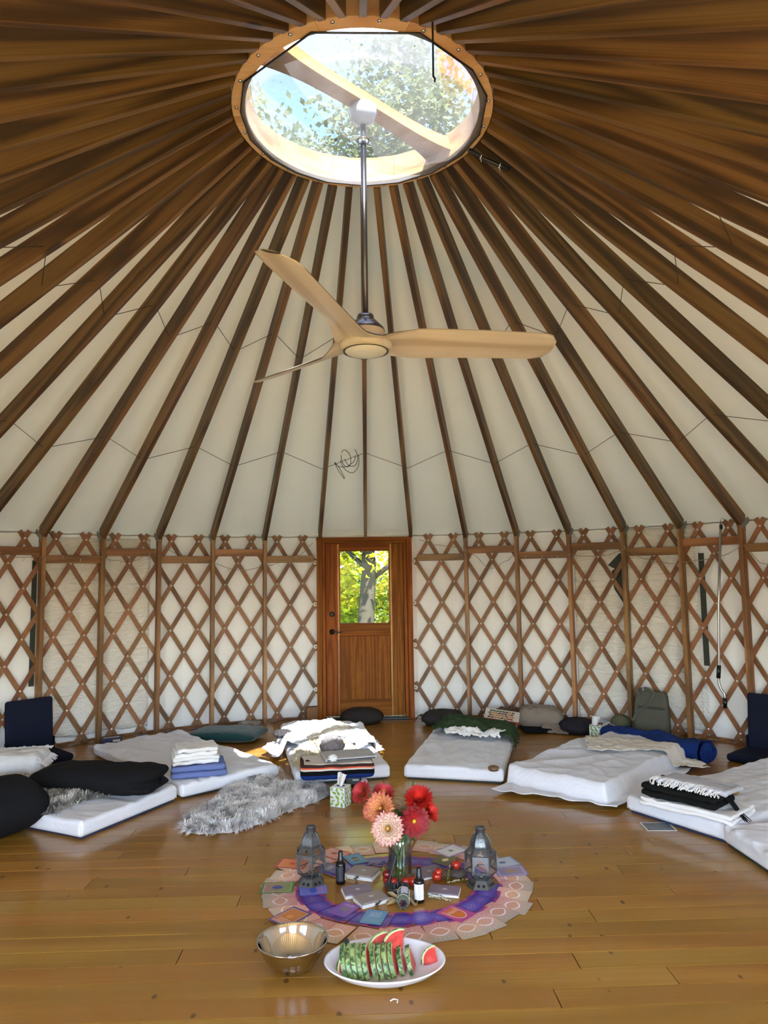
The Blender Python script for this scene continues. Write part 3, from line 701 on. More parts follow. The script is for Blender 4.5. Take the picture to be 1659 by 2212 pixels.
def top(x, y):
    z = 0.
    for c, ang, hw_, hl, h in MATS:
        d = Vector((x, y))-c; lx = d.x*cos(ang)+d.y*sin(ang); ly = -d.x*sin(ang)+d.y*cos(ang)
        e = max(abs(lx)-hw_, abs(ly)-hl)
        z = max(z, h*smooth(1-(e+.005)/.05) if e > -.005 else h)
    return z
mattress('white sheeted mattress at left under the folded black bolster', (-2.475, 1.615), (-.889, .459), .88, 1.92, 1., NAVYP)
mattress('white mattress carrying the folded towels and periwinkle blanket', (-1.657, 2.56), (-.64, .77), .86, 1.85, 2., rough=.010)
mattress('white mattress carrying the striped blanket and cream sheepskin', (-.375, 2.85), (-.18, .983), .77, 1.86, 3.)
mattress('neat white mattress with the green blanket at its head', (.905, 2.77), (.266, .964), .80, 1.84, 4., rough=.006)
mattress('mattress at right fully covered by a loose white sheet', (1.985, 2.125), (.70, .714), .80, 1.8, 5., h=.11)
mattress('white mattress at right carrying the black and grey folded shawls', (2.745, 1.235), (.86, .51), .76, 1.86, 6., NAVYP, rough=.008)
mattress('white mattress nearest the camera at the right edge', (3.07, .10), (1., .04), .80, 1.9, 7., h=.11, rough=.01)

# ------------------------------------------------------------------ loose cloth
def drape(name, label, cat, quad, mat, seed, amp=.02, s=5., nu=70, nv=60, lift=.008, wob=.05, thick=.004, extra=None, hem=0., part='cloth'):
    q = [Vector((p[0], p[1])) for p in quad]; c = (q[0]+q[1]+q[2]+q[3])/4
    t = thing(name, label, cat, (c.x, c.y, 0))
    def fn(u, v_):
        p = q[0]*(1-u)*(1-v_)+q[1]*u*(1-v_)+q[2]*u*v_+q[3]*(1-u)*v_
        e = 1-min(u, 1-u, v_, 1-v_)*2
        p = p+Vector((nz(u*3.1+seed, v_*3.1, 2)+.6*nz(u*9+seed, v_*9, 3), nz(u*3.3, v_*3.3+seed, 5)+.6*nz(u*9, v_*9+seed, 6)))*wob*e
        x, y = p
        rid = 1-abs(noise.noise(Vector((x*s+seed, y*s*.6, seed))))*2.2
        r2 = 1-abs(noise.noise(Vector((x*s*1.9-y*s+seed, y*s*1.7+x*s*.8, seed+4))))*2.2
        r3 = 1-abs(noise.noise(Vector((x*s*3.7-y*s*1.2+seed, y*s*3.1+x*s*1.8, seed+9))))*2.2
        f_ = max(0., .42*rid+.38*r2+.2*r3+.12)
        z = top(x, y)+lift+amp*f_+.25*amp*max(0, nz(x*s*.5, y*s*.5, seed+2))
        if extra: z += extra(u, v_, x, y)
        return (x-c.x, y-c.y, z)
    o = MB().grid(fn, nu, nv).build(part, mat, t, True)
    sm = o.modifiers.new('solid', 'SOLIDIFY'); sm.thickness = thick; sm.offset = 1
    return t
def bumpy(*blobs):      # piles under a cloth: (u, v, radius, height)
    def f(u, v_, x, y): return sum(h*math.exp(-((u-a)**2+(v_-b)**2)/(r*r)) for a, b, r, h in blobs)
    return f
# mattress 3: rumpled sheet, sheepskin
drape('rumpled_sheet', 'rumpled white sheet heaped at the head of the middle-left mattress', 'sheet', [(-0.912, 2.614, 0.030), (0.013, 2.457, 0.080), (0.086, 3.124, 0.100), (-0.907, 3.430, 0.100)], SHEET, 3.3, .05, 4.5, extra=lambda u, v_, x, y: .09*smooth((v_-.35)/.4)*(.5+.5*nz(u*4, v_*4, 8))*math.exp(-((u-.5)/.38)**2)+.02, wob=.10)
drape('rumpled_sheet', 'pale sheet corner trailing off the right side of the middle-left mattress', 'sheet', [(-0.210, 2.509, 0.100), (0.133, 2.778, 0.000), (0.022, 3.464, 0.060), (-0.339, 3.174, 0.120)], SHEET, 5.1, .04, 4., wob=.07, lift=.02, extra=bumpy((.3, .6, .35, .05)))
drape('cotton_throw', 'crumpled cream throw on top of the white sheet heap', 'throw', [(-0.543, 2.625, 0.140), (-0.131, 2.676, 0.140), (-0.255, 3.347, 0.140), (-0.528, 3.308, 0.140)], CREAM, 6.2, .05, 6., 40, 40, lift=.05, wob=.07, extra=bumpy((.5, .6, .4, .07)))
# mattress 4
drape('green_blanket', 'dark olive green fleece blanket pushed to the mattress head', 'blanket', [(0.632, 3.072, 0.100), (1.325, 2.679, 0.080), (1.476, 3.176, 0.060), (0.755, 3.721, 0.100)], OLIVE, 7.7, .055, 5., 70, 40, lift=.012, wob=.06, extra=lambda u, v_, x, y: .075*sin(v_*pi)*smooth(u*6)*smooth((1-u)*6), thick=.006)
drape('rumpled_sheet', 'small white sheet bunched against the green blanket', 'sheet', [(0.702, 2.897, 0.115), (1.197, 2.663, 0.115), (1.271, 2.864, 0.140), (0.754, 3.076, 0.140)], TOWEL, 8.8, .055, 8., 60, 30, lift=.012, wob=.05, extra=lambda u, v_, x, y: .04*sin(v_*pi))
# mattress 5
drape('loose_sheet', 'big loose white sheet covering the mattress right of the green blanket', 'sheet', [(0.925, 1.563, 0.000), (1.677, 1.083, 0.000), (2.627, 2.007, 0.000), (1.949, 2.694, 0.080)], SHEET, 9.4, .030, 1.9, 120, 100, lift=.012, wob=.035)
drape('cotton_throw', 'cream sheet folded back over the top of the loose white sheet', 'throw', [(1.811, 2.090, 0.130), (2.772, 1.967, 0.000), (2.738, 2.172, 0.060), (1.960, 2.588, 0.120)], CREAM, 10.1, .035, 4., 70, 40, lift=.03, wob=.06)

# ------------------------------------------------------------------ cushions and pillows
def cushion(name, label, cat, c, d, rz, mat, seed, puff=.75, r=.06, rot=None, amp=.008, n=(22, 22, 3), pf=3., group=None, part='cover'):
    t = thing(name, label, cat, c, rz, group, rot=rot)
    rbox(d, min(r, d[2]*.48), n, wrink(seed, amp, 5.), puff, pf).build(part, mat, t, True, loc=(0, 0, d[2]/2)); return t
def zafu(label, c, rad, h, mat, seed):
    t = thing('meditation_cushion', label, 'cushion', c, 0, 'round meditation cushions'); n = 56
    pr = [(.001, 0), (rad*.6, 0), (rad*.84, h*.08), (rad*.97, h*.26), (rad, h*.42), (rad*.96, h*.6), (rad*.84, h*.80), (rad*.62, h*.95), (rad*.3, h*1.02), (.001, h*1.02)]
    m = MB()
    vs = []
    for i, (r, z) in enumerate(pr):
        for j in range(n):
            pl = 1+.022*sin(j*2*pi/n*14+seed)*(1 if .2 < i/len(pr) < .95 else .2); vs.append((r*pl*cos(2*pi*j/n), r*pl*sin(2*pi*j/n), z+.006*nz(cos(2*pi*j/n)*2, sin(2*pi*j/n)*2, seed+i)))
    m.add(vs, [(i*n+j, i*n+(j+1) % n, (i+1)*n+(j+1) % n, (i+1)*n+j) for i in range(len(pr)-1) for j in range(n)])
    m.build('cover', mat, t, True); return t
zafu('charcoal round cushion on the floor in front of the door', (-0.065, 4.313, 0.000), .245, .15, GREYC, 1)
zafu('charcoal round cushion right of the door behind the green blanket', (0.836, 4.119, 0.000), .24, .15, GREYC, 2)
zafu('dark plum round cushion beside the right tissue box', (2.166, 3.562, 0.000), .20, .14, DGREY, 3)
cushion('floor_pillow', 'flat teal velvet floor pillow against the left wall', 'pillow', (-1.434, 3.584, 0.000), (.72, .46, .12), R_(-12), TEAL, 4, .8, .04)
# black bolsters
def bolster(label, c, rz, L, w, h, seed, tilt=0., pinch=1.):
    t = thing('bolster', label, 'bolster', c, 0, rot=(0, tilt, rz))
    def dsp(p):
        d = wrink(seed, .016, 3.)(p)
        if p.x > 0: d += Vector((0, 0, -.035*math.exp(-(p.z/(.025))**2)*0))
        pin = pinch*.055*smooth((p.x-L*.18)/(L*.3))*math.exp(-((p.z)/.03)**2); yy = -sgn(p.y)*pin
        return d+Vector((-pin*.8, yy, 0))
    rbox((L, w, h), h*.47, (30, 18, 6), dsp, .45, 3.).build('cover', BLACKC, t, True, loc=(0, 0, h/2)); return t
bolster('long folded black bolster lying across the left mattress', (-1.945, 1.461, 0.115), R_(-12), .98, .40, .185, 11)
bolster('black cushion slumped at the left edge of the picture', (-2.510, 0.873, 0.000), R_(42), .80, .54, .33, 12, R_(-3), 0.)

# floor chairs
def floor_chair(label, c, face, seed):
    t = thing('floor_chair', label, 'floor chair', (c[0], c[1], 0), atan2(face[1], face[0]), 'legless floor chairs')
    rbox((.46, .44, .065), .028, (14, 14, 2), wrink(seed, .003, 4.)).build('seat', NAVY, t, True, loc=(.21, 0, .034))
    rbox((.055, .43, .50), .026, (2, 14, 14), lambda p: Vector((.006*nz(p.y*4, p.z*4, seed), 0, 0))).build('backrest', NAVY, t, True, loc=(-.03, 0, .28), rot=(0, R_(-5), 0))
    for s_ in (-1, 1): MB().box((.0, s_*.2165, .10), (.05, .004, .12)).build('side_strap', NAVY, t)
floor_chair('navy legless floor chair at the left wall', (-3.16, 3.0), (.72, -.69), 1)
floor_chair('navy legless floor chair at the right edge', (3.56, 2.42), (-.78, -.62), 2)

# folded blankets and towels
def folded(name, label, cat, c, d, rz, mat, seed, layers=3, amp=.006, part='fold', taper=.0):
    t = thing(name, label, cat, c, rz); h = d[2]/layers
    for i in range(layers):
        w, l = d[0]*(1-taper*i)+random.uniform(-.015, .01), d[1]*(1-taper*i)+random.uniform(-.015, .01)
        rbox((w, l, h*1.02), h*.48, (16, 14, 2), wrink(seed+i, amp, 5.)).build(part, mat if not isinstance(mat, list) else mat[i % len(mat)], t, True, loc=(random.uniform(-.008, .008), random.uniform(-.008, .008), h*(i+.5)))
    return t
BT = (-1.342, 1.903, 0.115)
folded('folded_blanket', 'folded periwinkle blue blanket under the white towels', 'blanket', BT, (.42, .33, .085), R_(14), PERI, 1, 2, .006)
folded('folded_towel', 'stack of folded white towels on the periwinkle blanket', 'towel', (BT[0]-.03, BT[1]-.0, .205), (.36, .30, .12), R_(18), TOWEL, 2, 4, .016, taper=.04)
# striped blanket
stm, nt, bs = mk('striped_wool'); v = coords(nt, (1, 1, 1), False); sx = N(nt, 'ShaderNodeSeparateXYZ', {0: v})
nn = N(nt, 'ShaderNodeTexNoise', {'Vector': v, 'Scale': 5.}); zz = ma(nt, 'ADD', sx.outputs[2], ma(nt, 'MULTIPLY_ADD', nn.outputs[0], .02, -.01))
cr = N(nt, 'ShaderNodeValToRGB', {0: ma(nt, 'MULTIPLY_ADD', zz, 8., .5)}); cr.color_ramp.interpolation = 'CONSTANT'
for i, (p, c) in enumerate([(0, S(26, 48, 110)), (.34, S(18, 18, 20)), (.60, S(210, 200, 190)), (.70, S(214, 92, 62)), (.78, S(64, 44, 40)), (.93, S(214, 206, 196))]):
    e = cr.color_ramp.elements[i] if i < 2 else cr.color_ramp.elements.new(p); e.position = p; e.color = c
nt.links.new(cr.outputs[0], bs.inputs['Base Color']); bs.inputs['Roughness'].default_value = .95; bs.inputs['Specular IOR Level'].default_value = .1
STB = (-0.255, 1.760, 0.115)
t = thing('folded_blanket', 'folded wool blanket with blue, black and orange stripes', 'blanket', STB, R_(6))
rbox((.56, .34, .115), .035, (20, 14, 6), wrink(5, .006, 4.)).build('blanket_body', stm, t, True, loc=(0, 0, .058))
t = thing('folded_towel', 'light grey towel with dark edge on the striped blanket', 'towel', (STB[0]+.09, STB[1]+.03, .238), R_(12))
rbox((.40, .27, .022), .01, (14, 10, 2), wrink(3, .010, 4.)).build('towel_body', cloth('grey_towel', S(186, 186, 190), .95, 260., .3, 9.), t, True, loc=(0, 0, .011))
MB().box((0, -.137, .012), (.37, .004, .006)).build('dark_edge', GREYC, t)
# crumpled tissue + grey cap
def crumple(name, label, cat, c, rad, mat, seed, sq=.7, amp=.5):
    b = bmesh.new(); bmesh.ops.create_icosphere(b, subdivisions=4, radius=rad)
    for v_ in b.verts:
        n_ = v_.co.normalized(); k = 1-abs(noise.noise(n_*2.3+Vector((seed, 0, 0))))*amp-abs(noise.noise(n_*5+Vector((0, seed, 0))))*amp*.6
        v_.co = Vector((v_.co.x*k, v_.co.y*k, v_.co.z*k*sq))
    lo = min(v_.co.z for v_ in b.verts)
    for v_ in b.verts: v_.co.z -= lo
    me = bpy.data.meshes.new(name); b.to_mesh(me); b.free(); me.materials.append(mat)
    for p in me.polygons: p.use_smooth = True
    return tag(link(name, me, loc=c), label, cat)
crumple('tissue_ball', 'crumpled white tissue on the striped blanket edge', 'tissue', (STB[0]-.02, STB[1]-.13, .238), .04, TOWEL, 2, .8)
t = crumple('grey_cap', 'shiny grey satin cap lying on the cream sheepskin', 'cap', (-0.300, 2.067, 0.170), .11, cloth('grey_satin', S(120, 114, 114), .4, 300., .5, 8.), 5, .85, .35)
crumple('dark_scarf', 'dark grey scarf bunched beside the white sheet heap', 'scarf', (-0.803, 2.998, 0.120), .10, GREYC, 7, .5)
# shawl stack on mattress 6
SH = (2.091, 0.755, 0.120); SR = R_(-50)
folded('folded_towel', 'white folded towel under the black shawl at right', 'towel', (SH[0], SH[1], .118), (.60, .36, .05), SR, TOWEL, 3, 2, .018)
folded('folded_shawl', 'black folded wool shawl between white towel and grey shawl', 'shawl', (SH[0]-.03, SH[1]+.04, .172), (.50, .30, .07), SR, cloth('black_wool', S(22, 23, 22), .95, 200., .2, 6.), 4, 2, .014)
gsh = thing('fringed_shawl', 'light grey shawl with knotted white fringe on the black shawl', 'shawl', (SH[0]+.0, SH[1]+.04, .246), SR)
GSH = cloth('grey_shawl', S(190, 192, 200), .95, 240., .3, 7.)
rbox((.46, .26, .03), .014, (16, 12, 2), wrink(6, .022, 4.)).build('shawl_body', GSH, gsh, True, loc=(.04, 0, .016))
m = MB(); rg_ = random.Random(4)
for i in range(46):
    x = -.20+.44*i/46; y0 = -.10; 
    m.tube([(x, y0+.03, .036), (x+rg_.uniform(-.01, .01), y0-.015, .038), (x+rg_.uniform(-.02, .02), y0-.045, .028), (x+rg_.uniform(-.02, .02), y0-.06-rg_.random()*.03, .012)], .0045, 5)
    m.lathe([(.001, -.006), (.007, 0), (.001, .006)], 6, (x, y0-.012, .038))
m.build('fringe', TOWEL, gsh, kind='stuff')
m = MB()
for i in range(9): m.tube([(.21, -.03+.006*i, -.02), (.25+.01*rg_.random(), -.05+.006*i, -.045), (.30, -.075+.006*i+.012*rg_.random(), -.085), (.35+.04*rg_.random(), -.11+.006*i, -.117)], [.006, .005, .005, .002], 5)
tag(m.build('black_tassel', BLACKC, loc=gsh.location, rot=(0, 0, SR)), 'black yarn tassel trailing from the shawl stack onto the mattress', 'tassel')
t = cushion('mustard_pouch', 'small mustard suede pouch behind the grey fringed shawl', 'pouch', (2.336, 1.069, 0.118), (.34, .13, .06), R_(-20), plain('mustard_suede', S(150, 112, 58), .8), 4, .5, .028, None, .004, (14, 8, 2))
# blue blanket roll
t = thing('blanket_roll', 'royal blue wool blanket rolled behind the loose white sheet', 'blanket', (0, 0, 0)); a_, b_ = Vector((2.365, 3.204, 0.000)), Vector((2.882, 2.247, 0.000)); t.location = (a_+b_)/2; t.rotation_euler = (0, 0, atan2(b_.y-a_.y, b_.x-a_.x))
Lb = (b_-a_).length
def rol(u, v_):
    an = u*2*pi; x = (v_-.5)*Lb; r = .074+.022*v_+.022*nz(x*4, cos(an)*1.5, 3)+.008*sin(an*2+x*6)*.6+.012*max(0, nz(x*7, sin(an)*1.5, 6))
    return (x, r*1.45*cos(an), max(0.002, r*.95+r*sin(an)*.95))
m = MB().grid(rol, 40, 44, wrapu=True); m.build('roll', BLUEB, t, True)
m = MB()
sp_ = [(Lb/2+.002, 1.25*(.082-.0014*i)*cos(i*.42), .09+(.082-.0014*i)*sin(i*.42)) for i in range(56)]
m.tube(sp_, .0035, 5); m.build('rolled_end', BLUEB, t, True)
MB().lathe([(.001, 0), (.085, 0)], 24).build('roll_cap', BLUEB, t, loc=(Lb/2-.004, 0, .09), rot=(0, pi/2, 0))
MB().lathe([(.001, 0), (.066, 0)], 24).build('roll_cap', BLUEB, t, loc=(-Lb/2+.004, 0, .072), rot=(0, -pi/2, 0))
m = MB(); rg_ = random.Random(9)
for i in range(26):
    an = rg_.uniform(0, 2*pi); r = .085; y0, z0 = r*1.3*cos(an), .085+r*.9*sin(an); m.tube([(-Lb/2, y0, z0), (-Lb/2-.04, y0*1.0, z0-.012), (-Lb/2-.075, y0*1.05+rg_.uniform(-.02, .02), max(.006, z0-.05))], .003, 5)
m.build('fringe', TOWEL, t, kind='stuff')
# left white fringed blanket
t = thing('fringed_blanket', 'white fringed blanket bunched at the left edge behind the fur', 'blanket', (-2.917, 2.038, 0.100), R_(10))
rbox((.62, .40, .16), .07, (20, 16, 4), wrink(9, .03, 5.), .35).build('blanket_body', TOWEL, t, True, loc=(0, 0, .09))
m = MB(); rg_ = random.Random(2)
for i in range(60):
    x = -.28+.6*i/60; m.tube([(x, .12+.04*rg_.random(), .155), (x+.01, .17, .165), (x+rg_.uniform(-.02, .03), .215, .145+.02*rg_.random())], .004, 5)
for i in range(30):
    y = -.18+.36*i/30; m.tube([(.27, y, .12), (.325, y+.004, .10), (.355, y+rg_.uniform(-.015, .015), .06+.03*rg_.random())], .004, 5)
m.build('fringe', TOWEL, t, kind='stuff')
# taupe pillow with blanket, brown bag, book
t = cushion('taupe_cushion', 'taupe pillow wrapped in a loose taupe blanket by the wall', 'pillow', (1.834, 3.776, 0.000), (.48, .34, .24), R_(-15), TAUPE, 8, .55, .1, None, .03, (26, 20, 4))
drp = MB().grid(lambda u, v_: (.02+.26*u+.04*nz(u*3, v_*3, 1), -.24+.1*v_-.05*u, .012+.10*v_*(1-u*.6)+.03*abs(nz(u*7, v_*5, 2))), 24, 16).build('blanket_tail', TAUPE, t, True); drp.modifiers.new('s', 'SOLIDIFY').thickness = .012
cushion('dark_cushion', 'dark cushion edge showing under the taupe blanket', 'cushion', (1.753, 3.647, 0.000), (.30, .26, .05), 0., BLACKC, 3, .4, .02, None, .003, (10, 10, 2))
crumple('leather_bag', 'brown leather bag slumped by the wall under a book', 'bag', (1.533, 3.998, 0.000), .20, BROWNL, 4, .55, .4)
bk = thing('picture_book', 'hardback book with rows of coloured leaves on its cover', 'book', (1.372, 3.512, 0.175), 0, rot=(R_(12), R_(7), R_(-14)))
MB().box((0, 0, .014), (.34, .25, .02)).build('pages', WHITEP, bk)
BCOV = plain('book_cover', S(226, 218, 206), .5)
for z in (.002, .026): MB().box((0, 0, z), (.35, .26, .004)).build('cover', BCOV, bk)
MB().box((0, -.128, .014), (.35, .006, .028)).build('spine', plain('book_spine', S(140, 44, 34), .5), bk)
cols = [plain('leaf_%d' % i, c, .6) for i, c in enumerate([S(150, 40, 34), S(196, 150, 60), S(54, 84, 62), S(92, 36, 40)])]
m = MB(); rg_ = random.Random(5)
for j in range(4):
    for i in range(8):
        m.cur = rg_.randrange(4); x, y = -.125+.032*i+.01*(j % 2), -.085+.055*j; s_ = rg_.choice((-1, 1))
        pts = [(x+.017*cos(q*pi/4)*1.0, y+.021*sin(q*pi/4)+s_*.006*cos(q*pi/4), .0285) for q in range(8)]; m.add(pts, [tuple(range(8))])
m.build('leaf_print', cols, bk, kind='stuff')
# tote bag with upside-down lettering
tb = thing('tote_bag', 'olive grey tote bag leaning on the lattice with upside-down lettering', 'bag', (2.827, 3.283, 0.000), R_(-38), rot=(R_(-9), 0, R_(-38)))
TOTE = cloth('olive_canvas', S(92, 92, 82), .95, 300., .2, 5.)
def totef(p):
    t_ = (p.z+.22)/.44; return Vector((p.x*(-.18*t_**2), p.y*(-.5*t_), .012*nz(p.x*6, p.y*3, 1)))+wrink(3, .008, 5.)(p)
rbox((.36, .15, .44), .05, (20, 8, 20), totef).build('bag_body', TOTE, tb, True, loc=(0, 0, .225))
for x0, x1, yy in ((-.11, .05, -.06), (-.13, -.10, .02)):
    pts = [(x0, yy, .40), (x0-.02, yy-.015, .455), ((x0+x1)/2, yy-.03, .475), (x1, yy-.03, .43), (x1-.04, yy-.038, .33), (x0-.02, yy-.045, .20), (x0-.045, yy-.05, .14)] if yy < 0 else [(x0, yy, .40), (x0+.02, yy-.02, .47), (x0+.06, yy-.03, .48), (x0+.09, yy-.02, .44)]
    m = MB(); 
    for i in range(len(pts)-1):
        a, b = Vector(pts[i]), Vector(pts[i+1]); w_ = Vector((.016, 0, .004))
        m.add([a-w_, a+w_, b+w_, b-w_, a-w_+Vector((0, .004, 0)), a+w_+Vector((0, .004, 0)), b+w_+Vector((0, .004, 0)), b-w_+Vector((0, .004, 0))], [(0, 1, 2, 3), (7, 6, 5, 4), (0, 4, 5, 1), (1, 5, 6, 2), (2, 6, 7, 3), (3, 7, 4, 0)])
    m.build('bag_strap', TOTE, tb)
def text(body, size, mat, parent, loc, rot, name='lettering', sp=1.):
    cu = bpy.data.curves.new(name, 'FONT'); cu.body = body; cu.size = size; cu.align_x = 'CENTER'; cu.align_y = 'CENTER'; cu.extrude = .0006; cu.space_character = sp
    o = bpy.data.objects.new(name, cu); COL.objects.link(o)
    me = bpy.data.meshes.new_from_object(o.evaluated_get(bpy.context.evaluated_depsgraph_get())); bpy.data.objects.remove(o)
    me.materials.clear(); me.materials.append(mat); return link(name, me, parent, loc, rot)
text('PERSPECTIVE', .042, BLACKP, tb, (.015, -.0745, .285), (pi/2-R_(6), pi, 0), 'lettering', 1.12)
# small things along the wall
bx = thing('small_carton', 'small dark blue carton with a white label by the wall', 'box', (-2.586, 3.508, 0.000), R_(24))
MB().box((0, 0, .03), (.19, .11, .06)).build('carton', plain('carton_blue', S(34, 40, 84), .5), bx, bevel=.003)
MB().box((.045, -.0555, .034), (.07, .002, .022)).build('paper_label', WHITEP, bx); MB().box((0, 0, .0605), (.15, .04, .001)).build('paper_label', WHITEP, bx)
blk = thing('yoga_block', 'brown cork yoga block left of the door', 'block', (-0.629, 4.477, 0.000), R_(12))
rbox((.15, .10, .155), .012, (4, 4, 4)).build('cork', plain('cork', S(146, 108, 74), .85), blk, True, loc=(0, 0, .078))
pb = crumple('plastic_bag', 'flat clear plastic bag between the teal pillow and the wall', 'bag', (-1.296, 4.136, 0.000), .16, plain('cloudy_plastic', S(150, 145, 138), .25), 6, .25, .5)
crumple('olive_cushion', 'small olive green cushion behind the blue blanket roll', 'cushion', (2.620, 3.562, 0.000), .11, plain('olive_cloth', S(96, 98, 72), .9), 3, .8, .15)
m = MB().tube([(0.537, 4.304, 0.010), (0.586, 4.386, 0.050), (0.600, 4.225, 0.080), (0.622, 4.246, 0.040), (0.607, 4.193, 0.010)], .006, 6)
tag(m.build('looped_cable', BLACKP, smooth=True), 'short black cable looped at the right door jamb', 'cable')
t = thing('singing_bowl', 'small brown shell bowl on the corner of the neat mattress', 'bowl', (0.962, 1.746, 0.116))
MB().lathe([(.001, 0), (.035, .002), (.045, .018), (.040, .032), (.02, .04), (.001, .042)], 20).build('shell', plain('tortoise_shell', S(110, 84, 62), .4), t, True)
crd = thing('photo_card', 'dark photo card with white border on the floor by the right mattress', 'card', (1.844, 0.777, 0.001), R_(-4))
MB().box((0, 0, .001), (.19, .155, .002)).build('card_border', WHITEP, crd); pm, nt, bs = mk('dark_photo'); n1 = N(nt, 'ShaderNodeTexNoise', {'Vector': coords(nt), 'Scale': 14., 'Detail': 4.})
nt.links.new(ramp(nt, n1.outputs[0], [(.35, S(30, 34, 36)), (.55, S(70, 76, 76)), (.7, S(110, 104, 92))]), bs.inputs['Base Color']); bs.inputs['Roughness'].default_value = .3
MB().box((0, 0, .0022), (.17, .135, .0006)).build('photo', pm, crd)

# ------------------------------------------------------------------ tissue boxes
LEAFP = [plain('leaf_print_a', S(128, 166, 44), .5), plain('leaf_print_b', S(160, 186, 92), .5), plain('stem_print', S(150, 160, 150), .5)]
def tissue_box(label, c, rz, seed):
    t = thing('tissue_box', label, 'tissue box', c, rz, 'leaf print tissue boxes'); w, h = .112, .135
    ct_ = MB().box((0, 0, h/2), (w, w, h)).build('carton', plain('carton_white', S(226, 230, 236), .5), t, bevel=.002)
    m = MB(); rg_ = random.Random(seed)
    def leaf(face, u, v_, an, L):
        m.cur = 0 if rg_.random() < .75 else 1
        pts = []
        for q in range(10):
            a = q/10*2*pi; x = cos(a)*L/2; y = sin(a)*L*.23*(1-.25*cos(a)); X, Y = u+x*cos(an)-y*sin(an), v_+x*sin(an)+y*cos(an)
            X = max(-w/2+.001, min(w/2-.001, X)); Y = max(.002, min(h-.002, Y)); e = w/2+.0008
            pts.append([(X, -e, Y), (e, X, Y), (-e, -X, Y), (-X, e, Y)][face])
        m.add(pts, [tuple(range(10))])
    for face in range(4):
        for j in range(5):
            for i in range(3):
                leaf(face, -.04+.037*i+rg_.uniform(-.006, .006)+.012*(j % 2), .016+.027*j+rg_.uniform(-.004, .004), rg_.choice((.6, 1.2, 2.2, 1.7, 2.7))+rg_.uniform(-.2, .2), rg_.uniform(.03, .04))
    m.build('leaf_print', LEAFP, ct_, kind='stuff')
    MB().lathe([(.001, 0), (.03, 0)], 16, sx=1.1, sy=.8).build('slot', plain('slot_dark', S(60, 58, 52), .8), ct_, loc=(0, 0, h+.0008))
    m = MB().grid(lambda u, v_: ((u-.5)*(.05+.03*v_)+.022*v_-.01, .02*sin(u*5+seed)*(1-.3*v_)+.006*nz(u*6, v_*5, seed), h-.01+.105*v_-.02*abs(u-.4)*v_), 14, 14)
    m.build('tissue', TOWEL, t, True).modifiers.new('s', 'SOLIDIFY').thickness = .0015
tissue_box('leaf print tissue box on the floor left of the flowers', (-0.211, 1.376, 0.000), R_(-24), 1)
tissue_box('leaf print tissue box at the end of the blue blanket roll', (2.247, 3.235, 0.000), R_(-20), 2)
cm_ = thing('camera_case', 'small black case against the middle-left mattress', 'case', (-0.132, 1.850, 0.000), R_(8))
rbox((.13, .06, .075), .015, (6, 4, 4)).build('case_body', BLACKP, cm_, True, loc=(0, 0, .038)); MB().box((.02, -.031, .05), (.05, .002, .012)).build('strap_label', ZINC, cm_)
crumple('rose_quartz', 'small pale pink crystal on the floor behind the flowers', 'crystal', (-0.045, 1.843, 0.000), .035, plain('pink_quartz', S(214, 190, 200), .2), 3, .8, .25)

